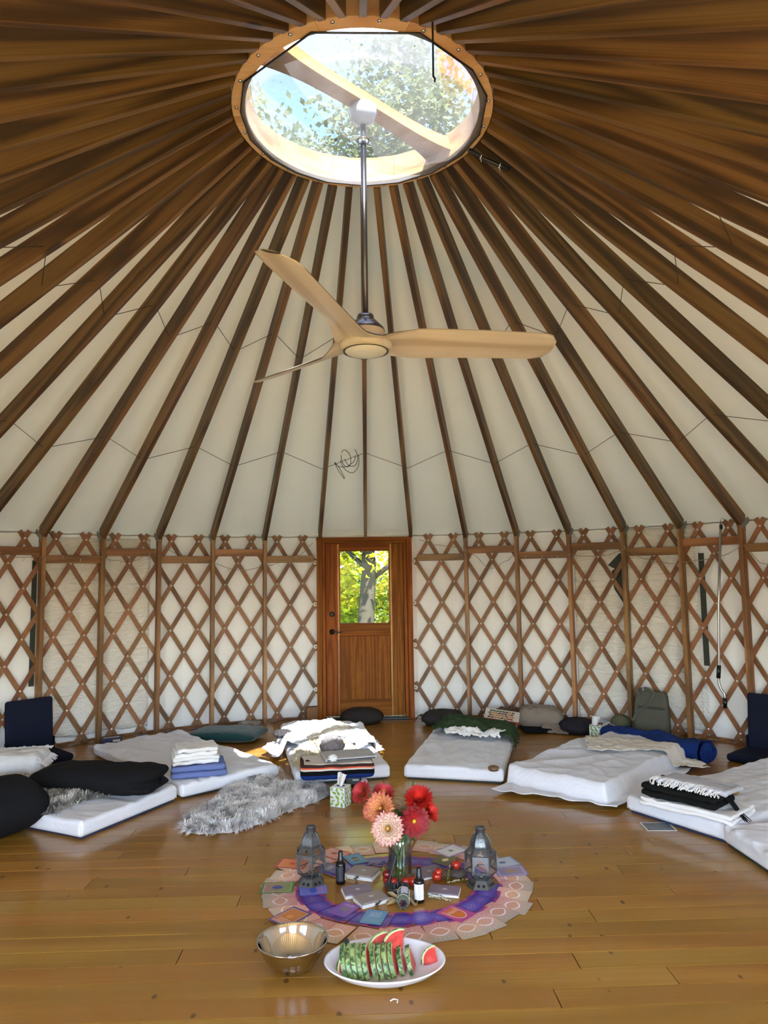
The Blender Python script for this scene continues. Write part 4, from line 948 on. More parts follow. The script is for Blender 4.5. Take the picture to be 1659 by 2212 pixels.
# ------------------------------------------------------------------ sheepskins
def furmat(name, a, b, c, s=9.):
    m, nt, bs = mk(name); v = coords(nt, (1, 1, 1), False); n1 = N(nt, 'ShaderNodeTexNoise', {'Vector': v, 'Scale': s, 'Detail': 5.})
    nt.links.new(ramp(nt, n1.outputs[0], [(.36, a), (.5, b), (.64, c)]), bs.inputs['Base Color']); bs.inputs['Roughness'].default_value = .8; bs.inputs['Specular IOR Level'].default_value = .2; return m
def segd(p, a, b):
    d = b-a; u = max(0., min(1., (p-a).dot(d)/max(1e-6, d.length_squared))); return (p-(a+d*u)).length
def fur(name, label, outline, zbase, mat, n, ln, seed, pile=.03):
    rg_ = random.Random(seed); O = [Vector((p[0], p[1])) for p in outline]; c = sum(O, Vector((0, 0)))/len(O)
    O = [p-c for p in O]; t = thing(name, label, 'sheepskin', (c.x, c.y, 0), 0)
    def inside(p):
        k = False
        for i in range(len(O)):
            a, b = O[i], O[i-1]
            if (a.y > p.y) != (b.y > p.y) and p.x < (b.x-a.x)*(p.y-a.y)/(b.y-a.y)+a.x: k = not k
        return k
    def zz_(p): return (zbase(p.x+c.x, p.y+c.y) if callable(zbase) else zbase)
    m = MB(); k = len(O); rings = 5
    vs = []
    for r_ in range(rings+1):
        q = 1-r_/rings*.97
        for p in O:
            pp = p*q; vs.append((pp.x, pp.y, zz_(pp)+.004+pile*sin(min(1, (1-q)*3)*pi/2)*.8))
    m.add(vs, [(r_*k+i, r_*k+(i+1) % k, (r_+1)*k+(i+1) % k, (r_+1)*k+i) for r_ in range(rings) for i in range(k)]+[tuple(range(rings*k, rings*k+k))])
    m.build('hide', mat, t, True)
    xs = [p.x for p in O]; ys = [p.y for p in O]; m = MB(); cnt = 0
    while cnt < n:
        p = Vector((rg_.uniform(min(xs), max(xs)), rg_.uniform(min(ys), max(ys))))
        if not inside(p): continue
        cnt += 1; e = min(1., min(segd(p, O[i], O[i-1]) for i in range(k))/.07)
        z = zz_(p)+.004+pile*.8*sin(e*pi/2)
        cl = noise.noise(Vector((p.x*14, p.y*14, seed))); an = cl*7+seed+rg_.uniform(-.7, .7); L = ln*rg_.uniform(.7, 1.25)
        out = p.normalized()*(1-e)*.8
        d = Vector((cos(an)*.62+out.x, sin(an)*.62+out.y, .55*e+.15)).normalized(); sd = d.cross(Vector((0, 0, 1))).normalized()*L*.05
        b = Vector((p.x, p.y, z)); mid = b+d*L*.55+Vector((0, 0, L*.10)); tip = b+d*L+Vector((0, 0, -L*.14))
        m.add([b-sd, b+sd, mid+sd*.8, mid-sd*.8, tip], [(0, 1, 2, 3), (3, 2, 4)])
    m.build('wool', mat, t, kind='stuff'); return t
GFUR = furmat('grey_wool', S(178, 176, 176), S(232, 230, 230), S(246, 245, 244)); CFUR = furmat('cream_wool', S(196, 184, 150), S(226, 216, 190), S(240, 234, 216)); BFUR = furmat('brown_grey_wool', S(128, 125, 122), S(196, 193, 188), S(226, 222, 214))
fur('sheepskin', 'long grey sheepskin on the floor in front of the towel mattress', [(-1.225, 0.906, 0.000), (-1.241, 1.128, 0.000), (-1.162, 1.335, 0.000), (-1.095, 1.540, 0.000), (-1.115, 1.711, 0.000), (-0.990, 1.970, 0.000), (-0.888, 2.080, 0.000), (-0.646, 1.854, 0.000), (-0.470, 1.816, 0.000), (-0.308, 1.730, 0.000), (-0.314, 1.568, 0.000), (-0.401, 1.433, 0.000), (-0.553, 1.289, 0.000), (-0.656, 1.123, 0.000), (-0.738, 1.001, 0.000), (-0.895, 0.857, 0.000), (-1.097, 0.839, 0.000)], 0., GFUR, 17000, .062, 1, .035)
fur('sheepskin', 'grey sheepskin on the left mattress between the black cushions', [(-2.920, 1.697, 0.130), (-2.684, 1.776, 0.130), (-2.350, 1.650, 0.130), (-2.038, 1.461, 0.130), (-1.820, 1.311, 0.130), (-1.945, 1.215, 0.130), (-2.024, 1.101, 0.130), (-2.031, 0.986, 0.130), (-2.118, 0.937, 0.130), (-2.305, 1.044, 0.130), (-2.588, 1.183, 0.130)], top, BFUR, 9000, .07, 2, .03)
fur('sheepskin', 'cream sheepskin on the middle-left mattress in the sun', [(-0.619, 2.024, 0.140), (-0.623, 2.377, 0.140), (-0.527, 2.695, 0.140), (-0.323, 2.786, 0.140), (-0.129, 2.551, 0.140), (-0.112, 2.097, 0.140), (-0.252, 1.992, 0.140), (-0.435, 1.951, 0.140)], top, CFUR, 5200, .06, 3, .06)
# ------------------------------------------------------------------ the altar on the floor: cards
def sep(nt, v):
    s = N(nt, 'ShaderNodeSeparateXYZ', {0: v}); return s.outputs[0], s.outputs[1]
def band(nt, d, c, w): # 1 where |d-c|<w
    return ma(nt, 'LESS_THAN', ma(nt, 'ABSOLUTE', ma(nt, 'SUBTRACT', d, c)), w)
def sq(nt, a, s): q = ma(nt, 'MULTIPLY', a, 1/s); return ma(nt, 'MULTIPLY', q, q)
def cardmat(name, kind, c):
    m, nt, bs = mk(name); v = coords(nt, (1, 1, 1), False); x, y = sep(nt, v)
    bs.inputs['Roughness'].default_value = .35
    nn = N(nt, 'ShaderNodeTexNoise', {'Vector': coords(nt, (16, 16, 0)), 'Scale': 1., 'Detail': 3.})
    if kind == 'peach':
        base = ramp(nt, ma(nt, 'MULTIPLY_ADD', x, 5.6, .5), [(.05, c[0]), (.5, c[1]), (.95, c[2])])
        d = ma(nt, 'ADD', ma(nt, 'ABSOLUTE', ma(nt, 'MULTIPLY', x, 1/.034)), sq(nt, y, .046))
        base = mix(nt, ma(nt, 'MULTIPLY', ma(nt, 'LESS_THAN', d, 1.), .45), base, c[3])
        ring_ = band(nt, d, 1., .15)
        an = ma(nt, 'ARCTAN2', y, x); ray_ = ma(nt, 'GREATER_THAN', ma(nt, 'SINE', ma(nt, 'MULTIPLY', an, 18.)), .93)
        ray_ = ma(nt, 'MULTIPLY', ma(nt, 'MULTIPLY', ray_, band(nt, d, 1.75, .45)), .5)
        col = mix(nt, ma(nt, 'MAXIMUM', ma(nt, 'MULTIPLY', ring_, .92), ray_), base, S(246, 236, 240))
    elif kind == 'violet':
        f = ma(nt, 'MULTIPLY', ma(nt, 'MULTIPLY_ADD', nn.outputs[0], .6, ma(nt, 'ADD', sq(nt, x, .085), sq(nt, y, .085))), .62)
        base = ramp(nt, f, [(.22, S(88, 84, 180)), (.48, S(100, 54, 160)), (.78, S(206, 70, 96))])
        base = mix(nt, ma(nt, 'MULTIPLY', ramp(nt, ma(nt, 'ABSOLUTE', ma(nt, 'SUBTRACT', ma(nt, 'ABSOLUTE', x), .046)), [(.0, .75), (.018, 0.)]), .8), base, S(34, 22, 92))
        g = ma(nt, 'MULTIPLY', ma(nt, 'GREATER_THAN', ma(nt, 'SINE', ma(nt, 'ADD', ma(nt, 'MULTIPLY', x, 320.), ma(nt, 'MULTIPLY', ma(nt, 'SINE', ma(nt, 'MULTIPLY', y, 260.)), 2.))), .8), ma(nt, 'LESS_THAN', ma(nt, 'ADD', sq(nt, x, .018), sq(nt, y, .03)), 1.))
        col = mix(nt, ma(nt, 'MULTIPLY', g, .8), base, S(206, 138, 96))
    else:  # framed picture: border colour, field a->b, centre blob, text lines
        hx, hy = c['hx'], c['hy']
        ax, ay = ma(nt, 'ABSOLUTE', x), ma(nt, 'ABSOLUTE', y)
        inn = ma(nt, 'MULTIPLY', ma(nt, 'LESS_THAN', ax, hx-.014), ma(nt, 'LESS_THAN', ay, hy-.010))
        inn2 = ma(nt, 'MULTIPLY', ma(nt, 'LESS_THAN', ax, hx-.017), ma(nt, 'LESS_THAN', ay, hy-.013))
        fld = mix(nt, ramp(nt, ma(nt, 'MULTIPLY_ADD', x, .5/hx, .5), [(.1, 0.), (.9, 1.)]), c['a'], c['b'])
        dd = ma(nt, 'ADD', ma(nt, 'ADD', sq(nt, x, c.get('bx', .03)), sq(nt, y, c.get('by', .022))), ma(nt, 'MULTIPLY', nn.outputs[0], .8))
        if 'blob' in c: fld = mix(nt, ramp(nt, dd, [(.75, 1.), (1.25, 0.)]), fld, c['blob'])
        if c.get('arch'):
            d = ma(nt, 'ADD', sq(nt, ma(nt, 'MAXIMUM', x, 0.), .052), sq(nt, y, .036)); fld = mix(nt, ma(nt, 'MULTIPLY', ma(nt, 'LESS_THAN', d, 1.), ma(nt, 'GREATER_THAN', x, -.05)), fld, c['arch']); fld = mix(nt, band(nt, d, 1.12, .09), fld, S(236, 214, 232))
        if c.get('text'):
            ln = ma(nt, 'MULTIPLY', band(nt, ma(nt, 'FRACT', ma(nt, 'MULTIPLY', x, 110.)), .5, .2), ma(nt, 'GREATER_THAN', N(nt, 'ShaderNodeTexNoise', {'Vector': coords(nt, (60, 420, 0)), 'Scale': 1.}).outputs[0], .5))
            ln = ma(nt, 'MULTIPLY', ln, ma(nt, 'MULTIPLY', ma(nt, 'LESS_THAN', ma(nt, 'ABSOLUTE', ma(nt, 'SUBTRACT', x, c['text'][0])), c['text'][1]), ma(nt, 'LESS_THAN', ay, hy*.55)))
            fld = mix(nt, ln, fld, c.get('tc', S(240, 236, 240)))
        col = mix(nt, inn, c['edge'], c.get('line', c['edge'])); col = mix(nt, inn2, col, fld)
    oi = N(nt, 'ShaderNodeObjectInfo'); hs = N(nt, 'ShaderNodeHueSaturation', {'Value': ma(nt, 'MULTIPLY_ADD', oi.outputs['Random'], .28, .84), 'Color': col}); nt.links.new(hs.outputs[0], bs.inputs['Base Color']); return m
PEACH = cardmat('peach_card', 'peach', [S(226, 170, 160), S(226, 184, 154), S(196, 182, 162), S(226, 160, 116)])
PEACH2 = cardmat('pink_card', 'peach', [S(214, 150, 150), S(214, 168, 148), S(176, 168, 154), S(214, 150, 120)])
VIOLET = cardmat('violet_card', 'violet', None)
def card_mesh(lx, ly, mat):
    r = .007; pts = []
    for sx, sy, a0 in ((1, 1, 0), (-1, 1, 90), (-1, -1, 180), (1, -1, 270)):
        for q in (0, 45, 90): a = R_(a0+q); pts.append((sx*(lx/2-r)+r*cos(a), sy*(ly/2-r)+r*sin(a)))
    return MB().prism(pts, 0, .0007).mesh('card', mat)
ACX, ACY = .128, .012
pm1, pm2, vm = card_mesh(.172, .128, PEACH), card_mesh(.172, .128, PEACH2), card_mesh(.142, .105, VIOLET)
ONES = 'first second third fourth fifth sixth seventh eighth ninth tenth eleventh twelfth thirteenth fourteenth fifteenth sixteenth seventeenth eighteenth nineteenth'.split()
def ordinal(i):
    if i < 20: return ONES[i-1]
    t_, o_ = divmod(i, 10); return ('twenti', 'thirti', 'forti')[t_-2]+'eth' if o_ == 0 else ('twenty', 'thirty', 'forty')[t_-2]+'-'+ONES[o_-1]
rg_ = random.Random(12)
n_o = 32
for i in range(n_o):
    a = 2*pi*(i+.5)/n_o+rg_.uniform(-.02, .02)
    rr = 1+rg_.uniform(-.03, .03); x, y = ACX+.618*cos(a)*rr, ACY+.545*sin(a)*rr
    tl = rg_.uniform(-.24, .24); nrm = atan2(sin(a)/.545, cos(a)/.618)
    o = link('oracle_card', pm1 if rg_.random() < .65 else pm2, loc=(x, y, .0024), rot=(R_(1.7), 0, 0)); o.rotation_euler = (Matrix.Rotation(nrm+tl, 3, 'Z') @ Matrix.Rotation(R_(1.8), 3, 'X')).to_euler()
    tag(o, 'peach card with a white ring, %s counter-clockwise from the far right of the outer circle' % ordinal(i+1), 'card', 'peach cards in the outer circle')
n_i = 30; ci = 0
for i in range(n_i):
    a = 2*pi*(i+.5)/n_i+rg_.uniform(-.02, .02)
    if 2.55 < a < 3.02 or 0.02 < a < .30: continue
    rr = 1+rg_.uniform(-.02, .02); x, y = ACX+.005+.468*cos(a)*rr, ACY-.032+.352*sin(a)*rr
    nrm = atan2(sin(a)/.352, cos(a)/.468)
    o = link('tarot_card', vm, loc=(x, y, .0022)); o.rotation_euler = (Matrix.Rotation(nrm+rg_.uniform(-.16, .16), 3, 'Z') @ Matrix.Rotation(R_(1.9), 3, 'X')).to_euler(); ci += 1
    tag(o, 'violet and red card back, %s counter-clockwise from the right in the inner circle' % ordinal(ci), 'card', 'violet cards in the inner circle')
def special(label, pos, size, mat, tilt=0., own=None):
    dx, dy = pos[0]-ACX, pos[1]-ACY; a = atan2(dy/.545, dx/.618) if own is None else own
    o = link('picture_card', card_mesh(size[0], size[1], mat), loc=(pos[0], pos[1], .0062+.0001*len(label)/40), rot=(0, 0, a+tilt)); return tag(o, label, 'card')
def fc(name, lx, ly, **k): k['hx'] = lx/2; k['hy'] = ly/2; return cardmat(name, 'frame', k)
LO = (.172, .128); LI = (.142, .105)
special('green and blue picture card on the left of the outer circle', (-0.498, 0.013, 0.000), LO, fc('card_green', *LO, edge=S(70, 124, 62), line=S(222, 206, 160), a=S(120, 150, 84), b=S(170, 120, 120), blob=S(54, 74, 150), bx=.04, by=.03))
special('orange framed picture card just behind the steel bowl', (-0.399, -0.315, 0.000), LO, fc('card_orange', *LO, edge=S(104, 78, 132), line=S(230, 210, 220), a=S(206, 132, 62), b=S(196, 120, 70), blob=S(226, 150, 74), text=(.05, .02)), .25)
special('red and orange picture card behind the left lantern', (-0.451, 0.324, 0.000), LO, fc('card_red', *LO, edge=S(186, 62, 66), line=S(230, 160, 130), a=S(212, 110, 60), b=S(220, 140, 80), blob=S(206, 80, 54)), .3)
special('pink picture card with a red figure right of the left lantern', (-0.220, 0.459, 0.000), LO, fc('card_pink', *LO, edge=S(186, 66, 64), line=S(226, 190, 180), a=S(214, 140, 140), b=S(214, 160, 150), blob=S(190, 62, 50)), .25)
special('white card with a grey round drawing at the back of the circle', (0.469, 0.454, 0.000), LO, fc('card_white', *LO, edge=S(170, 150, 190), line=S(220, 220, 222), a=S(216, 218, 220), b=S(222, 224, 224), blob=S(120, 124, 130), bx=.022, by=.022, text=(.055, .008), tc=S(60, 60, 70)), -.3)
special('pale blue line drawing card right of the right lantern', (0.736, 0.259, 0.000), LO, fc('card_blue', *LO, edge=S(140, 160, 200), line=S(206, 214, 226), a=S(196, 206, 220), b=S(186, 196, 214), blob=S(96, 118, 160)), -.1)
special('lilac mandala card with a dark centre right of the right lantern', (0.759, 0.143, 0.000), LO, fc('card_lilac', *LO, edge=S(138, 126, 180), line=S(220, 214, 230), a=S(128, 124, 166), b=S(150, 136, 160), blob=S(170, 138, 96), bx=.04, by=.03), -.15)
special('blue card with a black oval and white letters in the inner circle', (-0.094, 0.367, 0.000), LI, fc('card_sky', *LI, edge=S(52, 122, 186), a=S(52, 122, 186), b=S(72, 146, 200), blob=S(18, 24, 34), bx=.045, by=.035, text=(-.005, .014)), -.1)
special('dark violet card with white letters behind the left bottle', (-0.227, 0.245, 0.000), LI, fc('card_dusk', *LI, edge=S(88, 74, 150), a=S(88, 74, 150), b=S(96, 100, 90), text=(.01, .015)), .0)
special('pale blue and lilac card below the left lantern', (-0.308, -0.033, 0.000), LI, fc('card_mist', *LI, edge=S(112, 124, 204), a=S(160, 128, 190), b=S(104, 122, 206), blob=S(70, 96, 200), bx=.03, by=.05))
special('violet card with two grey leaves in the inner circle', (-0.141, -0.255, 0.000), LI, fc('card_leaf', *LI, edge=S(134, 88, 172), a=S(150, 92, 168), b=S(120, 92, 180), blob=S(124, 110, 130), bx=.026, by=.034, text=(-.05, .012)), .1)
special('sky blue card with pale writing at the front of the inner circle', (0.003, -0.344, 0.000), LI, fc('card_aqua', *LI, edge=S(96, 156, 196), a=S(92, 150, 196), b=S(120, 170, 200), text=(-.025, .025)), .0)
special('olive card with a cream sunburst in the inner circle', (0.420, 0.319, 0.000), LI, fc('card_olive', *LI, edge=S(92, 88, 62), a=S(84, 84, 62), b=S(120, 112, 62), blob=S(232, 220, 160), bx=.032, by=.026), .0)
special('magenta card with an orange arch at the front right of the circle', (0.397, -0.331, 0.000), (.15, .12), fc('card_arch', .15, .12, edge=S(176, 66, 130), a=S(190, 92, 120), b=S(176, 66, 140), arch=S(206, 110, 44), text=(-.02, .012)), .2)
# decks of cards
DECK = plain('deck_mauve', S(146, 132, 128), .5); DECK2 = plain('deck_lavender', S(128, 114, 130), .5)
def deck(label, pos, d, rz, mat, n=3):
    t = thing('card_deck', label, 'card deck', (pos[0], pos[1], 0), rz, 'mauve card decks')
    h = d[2]/n; rg = random.Random(len(label))
    for i in range(n):
        MB().box((rg.uniform(-.003, .003), rg.uniform(-.003, .003), h*(i+.5)), (d[0], d[1], h*.96)).build('card_stack', WHITEP if i < n-1 else mat, t, rot=(0, 0, rg.uniform(-.03, .03)), bevel=.002)
    m = MB()
    for q in range(8): a = q*pi/4; m.box((.008*cos(a), .008*sin(a), 0), (.011, .0012, .0004), Matrix.Rotation(a, 3, 'Z'))
    m.build('star_print', WHITEP, t, kind='stuff', loc=(0, 0, d[2]+.0004))
deck('thick mauve card deck behind the left bottle', (-0.046, 0.146, 0.000), (.15, .125, .03), R_(-24), DECK)
deck('mauve card deck in front of the left bottle', (-0.077, -0.069, 0.000), (.15, .11, .022), R_(14), DECK2)
deck('fanned mauve card deck beside the sage bundle', (-0.009, -0.168, 0.000), (.15, .11, .028), R_(28), DECK)
deck('mauve card deck behind the right bottle with the pine cone', (0.312, 0.154, 0.000), (.16, .13, .014), R_(24), DECK2)
deck('mauve card deck right of the labelled bottle', (0.371, -0.092, 0.000), (.155, .105, .02), R_(-14), DECK2)

# ------------------------------------------------------------------ lanterns
lmm, nt, bs = mk('pierced_metal'); v = coords(nt, (1, 1, 1), False)
vo = N(nt, 'ShaderNodeTexVoronoi', {'Vector': v, 'Scale': 190.}); hol = ma(nt, 'LESS_THAN', vo.outputs['Distance'], .34)
bs.inputs['Base Color'].default_value = S(112, 116, 118); bs.inputs['Metallic'].default_value = .85; bs.inputs['Roughness'].default_value = .42
tr = N(nt, 'ShaderNodeBsdfTransparent'); mx = N(nt, 'ShaderNodeMixShader', {0: hol, 1: bs.outputs[0], 2: tr.outputs[0]}); nt.links.new(mx.outputs[0], nt.nodes['Material Output'].inputs[0])
PIERCE = lmm; LMET = plain('lantern_metal', S(104, 108, 110), .42, .8); LGLASS = glassy('lantern_glass', (.88, .9, .92, 1), .06)
def hexp(r, a0=0.): return [(r*cos(a0+i*pi/3), r*sin(a0+i*pi/3)) for i in range(6)]
def lantern(label, pos, rz):
    t = thing('lantern', label, 'lantern', (pos[0], pos[1], 0), rz, 'pierced metal lanterns'); t.scale = (1, 1, .83)
    A0 = pi/6
    MB().lathe([(.001, .0), (.078, 0), (.080, .006), (.052, .045), (.046, .05), (.001, .05)], 6, a0=A0).build('base', LMET, t)
    m = MB()
    for i in range(6):
        a = i*pi/3+pi/3-pi/6+A0-pi/6+pi/6
        for o in (-.013, .013):
            c = Vector((cos(a)*.0605, sin(a)*.0605, .024)); tg = Vector((-sin(a), cos(a), 0)); upv = Vector((-cos(a)*.58, -sin(a)*.58, .81)); nn_ = Vector((cos(a)*.81, sin(a)*.81, .58))
            m.add([c+tg*(o+.008*cos(q*pi/4))+upv*.009*sin(q*pi/4)+nn_*.0025 for q in range(8)], [tuple(range(8))])
    m.build('cutout', BLACKP, t, kind='stuff')
    lv = [(.046, .05), (.083, .093), (.083, .205), (.052, .240)]
    def P3(r, z, i): a = A0+i*pi/3; return Vector((r*cos(a), r*sin(a), z))
    fr = MB()
    for i in range(6):
        for (r0, z0), (r1, z1) in zip(lv, lv[1:]): fr.tube([P3(r0, z0, i), P3(r1, z1, i)], .003, 5)
        for r, z in lv: fr.tube([P3(r, z, i), P3(r, z, i+1)], .003, 5)
    fr.build('frame', LMET, t, kind='stuff')
    for i in range(6):
        for k, nm in ((0, 'lower_pane'), (1, 'pane')):
            (r0, z0), (r1, z1) = lv[k], lv[k+1]; MB().add([P3(r0, z0, i), P3(r0, z0, i+1), P3(r1, z1, i+1), P3(r1, z1, i)], [(0, 1, 2, 3)]).build(nm, LGLASS, t)
        # pierced arch plate in the upper half of each pane
        a, b = P3(.0835, .205, i), P3(.0835, .205, i+1); m = MB(); tops = []; bots = []
        for q in range(13):
            u = q/12; ar = abs(u-.5)*2; zz_ = .205-(.018+.062*ar**1.1) if ar < .72 else .205-.085-.01*(ar-.72)
            p = a.lerp(b, u); tops.append(p); bots.append(Vector((p.x, p.y, zz_)))
        m.add(tops+bots, [(q, q+1, 13+q+1, 13+q) for q in range(12)]); m.build('arch_plate', PIERCE, t)
        (r0, z0), (r1, z1) = lv[2], lv[3]; c0, c1, d0, d1 = P3(r0, z0, i), P3(r0, z0, i+1), P3(r1, z1, i), P3(r1, z1, i+1)
        md = c0.lerp(c1, .5).lerp(d0.lerp(d1, .5), .05); tp = c0.lerp(c1, .5).lerp(d0.lerp(d1, .5), .75)
        MB().add([c0, c0.lerp(c1, .28), tp, c0.lerp(c1, .72), c1, d1, d0], [(0, 1, 2, 6), (2, 5, 6), (2, 3, 4, 5)]).build('shoulder_plate', PIERCE, t)
    MB().lathe([(.053, .240), (.054, .252), (.050, .275), (.041, .298), (.030, .316), (.025, .322)], 6, a0=A0).build('dome', PIERCE, t)
    m = MB()
    for i in range(6): m.tube([P3(r, z, i) for r, z in [(.054, .240), (.055, .252), (.051, .275), (.042, .298), (.031, .316), (.026, .322)]], .0022, 5)
    m.tube([P3(.054, .240, i) for i in range(7)], .0035, 5); m.build('dome_rib', LMET, t, kind='stuff')
    MB().lathe([(.025, .318), (.024, .352), (.026, .354), (.026, .36), (.021, .36), (.020, .322)], 20).build('chimney', LMET, t, True); ch_ = [c_ for c_ in t.children if c_.name.startswith('chimney')][0]
    m = MB().tube([(-.027, 0, .35), (-.033, 0, .34), (-.034, 0, .32), (-.038, .0, .305)], .002, 5); m.build('handle_wire', LMET, ch_, True)
    MB().tube([(.027, 0, .35), (.033, 0, .345), (.032, 0, .335)], .0025, 5).build('handle_wire', LMET, ch_, True)
    MB().lathe([(.001, .0505), (.046, .0505)], 6, a0=A0).build('bottom_plate', LMET, t)
    tl = thing('tealight', 'silver tealight inside the %s' % label.split(' standing')[0].replace('pierced ', ''), 'candle', (pos[0], pos[1], .0435))
    MB().lathe([(.001, 0), (.02, 0), (.0205, .016), (.0185, .016), (.018, .012), (.001, .012)], 20).build('cup', STEEL, tl, True)
    MB().tube([(0, 0, .012), (0, .001, .02)], .0012, 5).build('wick', BLACKP, tl)
lantern('left pierced metal lantern standing in the card circle', (-0.327, 0.064, 0.000), R_(8))
lantern('right pierced metal lantern standing in the card circle', (0.572, -0.016, 0.000), R_(20))

# ------------------------------------------------------------------ bottles
def bottle(label, pos, rz, lab):
    t = thing('spray_bottle', label, 'bottle', (pos[0], pos[1], 0), rz, 'black spray bottles')
    MB().lathe([(.001, 0), (.024, 0), (.0265, .004), (.0265, .098), (.024, .108), (.014, .114), (.013, .122), (.001, .122)], 28).build('bottle_body', plain('black_glass', S(14, 13, 14), .08), t, True)
    MB().lathe([(.015, .116), (.0155, .132), (.0125, .136), (.012, .16), (.0095, .166), (.001, .167)], 20).build('spray_cap', BLACKP, t, True)
    bb_ = [c_ for c_ in t.children if c_.name.startswith('bottle_body')][0]
    wl_ = (-1.25, .95) if lab == 'white' else (-1.2, .6)
    def lf(u, v_): a = -pi/2+wl_[0]+(wl_[1]-wl_[0])*u; return (.0268*cos(a), .0268*sin(a), .018+.074*v_)
    MB().grid(lf, 14, 1).build('label', plain('label_white', S(226, 226, 230), .5) if lab == 'white' else plain('label_dark', S(40, 42, 48), .5), bb_, True)
    m = MB(); rg = random.Random(3)
    for j in range(11):
        u0, u1 = .45, .62+rg.random()*.3; z = .024+.006*j
        m.grid(lambda u, v_: tuple(Vector(lf(u0+(u1-u0)*u, 0)[:2])*1.004)+(z+.0014*v_,), 3, 1)
    m.cur = 0; o_ = m.build('small_print', plain('print_grey', S(120, 120, 126), .6) if lab == 'white' else plain('print_dim', S(96, 98, 104), .6), bb_); o_['kind'] = 'stuff'
    if lab != 'white': MB().grid(lambda u, v_: (.027*cos(-.55+.25*u), .027*sin(-.55+.25*u), .02+.035*v_), 3, 1).build('barcode', WHITEP, bb_)
bottle('black spray bottle with a dark label near the left lantern', (-0.169, 0.060, 0.000), 0., 'dark')
bottle('black spray bottle with a white label in front of the vase', (0.232, -0.183, 0.000), 0., 'white')

# ------------------------------------------------------------------ vase and flowers
VP = (0.150, 0.057, 0.000); vase = thing('glass_vase', 'clear glass jar vase holding the dahlias', 'vase', VP)
MB().lathe([(.001, .0), (.050, 0), (.060, .008), (.0625, .03), (.0625, .205), (.058, .225), (.046, .242), (.044, .252), (.048, .264), (.045, .264), (.041, .252), (.043, .242), (.054, .222), (.059, .2), (.059, .03), (.055, .012), (.001, .01)], 40).build('jar', glassy('vase_glass', (.95, .97, .96, 1), .05), vase, True)
wm = glassy('water', (.86, .93, .86, 1), .02)
MB().lathe([(.001, .0125), (.054, .0125), (.0575, .03), (.0575, .19), (.001, .19)], 36).build('water', wm, vase, True)
STEM = plain('stem_green', S(84, 112, 52), .6); LEAFG = plain('leaf_dark_green', S(44, 72, 34), .6)
def petmat(name, base, mid, tip, L):
    m, nt, bs = mk(name); u = N(nt, 'ShaderNodeUVMap'); x, y = sep(nt, u.outputs[0])
    e = ma(nt, 'MAXIMUM', x, ma(nt, 'POWER', ma(nt, 'ABSOLUTE', ma(nt, 'MULTIPLY_ADD', y, 2., -1.)), 3.))
    nt.links.new(ramp(nt, e, [(.15, base), (.66, mid), (1., tip)]), bs.inputs['Base Color']); bs.inputs['Roughness'].default_value = .6; return m
def dahlia(label, head, face, rad, mats, layers, seed, cup=.35, centre=None, root_=None, stem=True):
    f_ = Vector(face).normalized(); qt = f_.to_track_quat('Z', 'Y')
    t = thing('dahlia', label, 'flower', head, group='dahlias in the vase'); t.rotation_euler = qt.to_euler(); rg = random.Random(seed)
    m = MB(); uv = []
    for li, (n, r0, tilt, w) in enumerate(layers):
        for i in range(n):
            a = 2*pi*(i+.5*(li % 2))/n+rg.uniform(-.06, .06); L = rad*r0*rg.uniform(.93, 1.05); tl = R_(tilt)+rg.uniform(-.08, .08)
            for iu in range(5):
                for iv in range(3):
                    u, v_ = iu/4, iv/2; wd = w*rad*(sin(min(1, u*1.15+.12)*pi*.78)**.8 if u < .99 else .12)*(v_-.5)
                    x = .012*rad/.08+u*L*cos(tl)*(1-.12*u*u); z = u*L*sin(tl)+cup*L*u*u*.5+abs(v_-.5)*2*w*rad*.22*sin(u*pi)
                    m.v.append((x*cos(a)-wd*sin(a), x*sin(a)+wd*cos(a), z-.01*li*0)); uv.append((u, v_))
            b0 = len(m.v)-15
            for iu in range(4):
                for iv in range(2): m.f.append((b0+iu*3+iv, b0+(iu+1)*3+iv, b0+(iu+1)*3+iv+1, b0+iu*3+iv+1)); m.mi.append(0)
    me = m.mesh('petals', mats, True); ul = me.uv_layers.new(name='UVMap')
    for lp in me.loops: ul.data[lp.index].uv = uv[lp.vertex_index]
    link('petals', me, t, kind='stuff')
    if centre: MB().lathe([(.001, rad*.16), (rad*.10, rad*.14), (rad*.13, rad*.05), (rad*.11, 0)], 12).build('flower_centre', centre, t, True)
    MB().lathe([(.001, -.012), (rad*.16, -.006), (rad*.2, -.002)], 10).build('calyx', STEM, t, True)
    if stem:
        h = Vector(head); b = Vector((VP[0]+rg.uniform(-.03, .03), VP[1]+rg.uniform(-.03, .03), .02)); nk = Vector((VP[0]+(h.x-VP[0])*.22, VP[1]+(h.y-VP[1])*.22, .25))
        inv = qt.to_matrix().inverted(); pts = [h-f_*.008, h-f_*.035, nk.lerp(h, .45), nk, b.lerp(nk, .5), b]; MB().tube([inv @ (p-h) for p in pts], .0042, 6).build('stem', STEM, t, True)
    return t
CR = petmat('petal_cream', S(232, 206, 130), S(244, 230, 208), S(200, 96, 108), 1); PE = petmat('petal_peach', S(222, 158, 70), S(236, 176, 120), S(184, 44, 62), 1)
RY = petmat('petal_red_yellow', S(206, 150, 60), S(196, 60, 62), S(150, 24, 44), 1); DR = petmat('petal_dark_red', S(150, 10, 18), S(132, 6, 18), S(110, 4, 16), 1); OR_ = petmat('petal_orange_red', S(206, 40, 22), S(200, 36, 22), S(170, 16, 20), 1)
YEL = plain('flower_yellow', S(226, 170, 40), .7)
full = [(24, 1., 4, .25), (24, .96, 14, .25), (22, .89, 26, .24), (20, .8, 38, .23), (16, .68, 50, .22), (13, .54, 62, .2), (10, .4, 74, .18), (7, .26, 84, .16)]
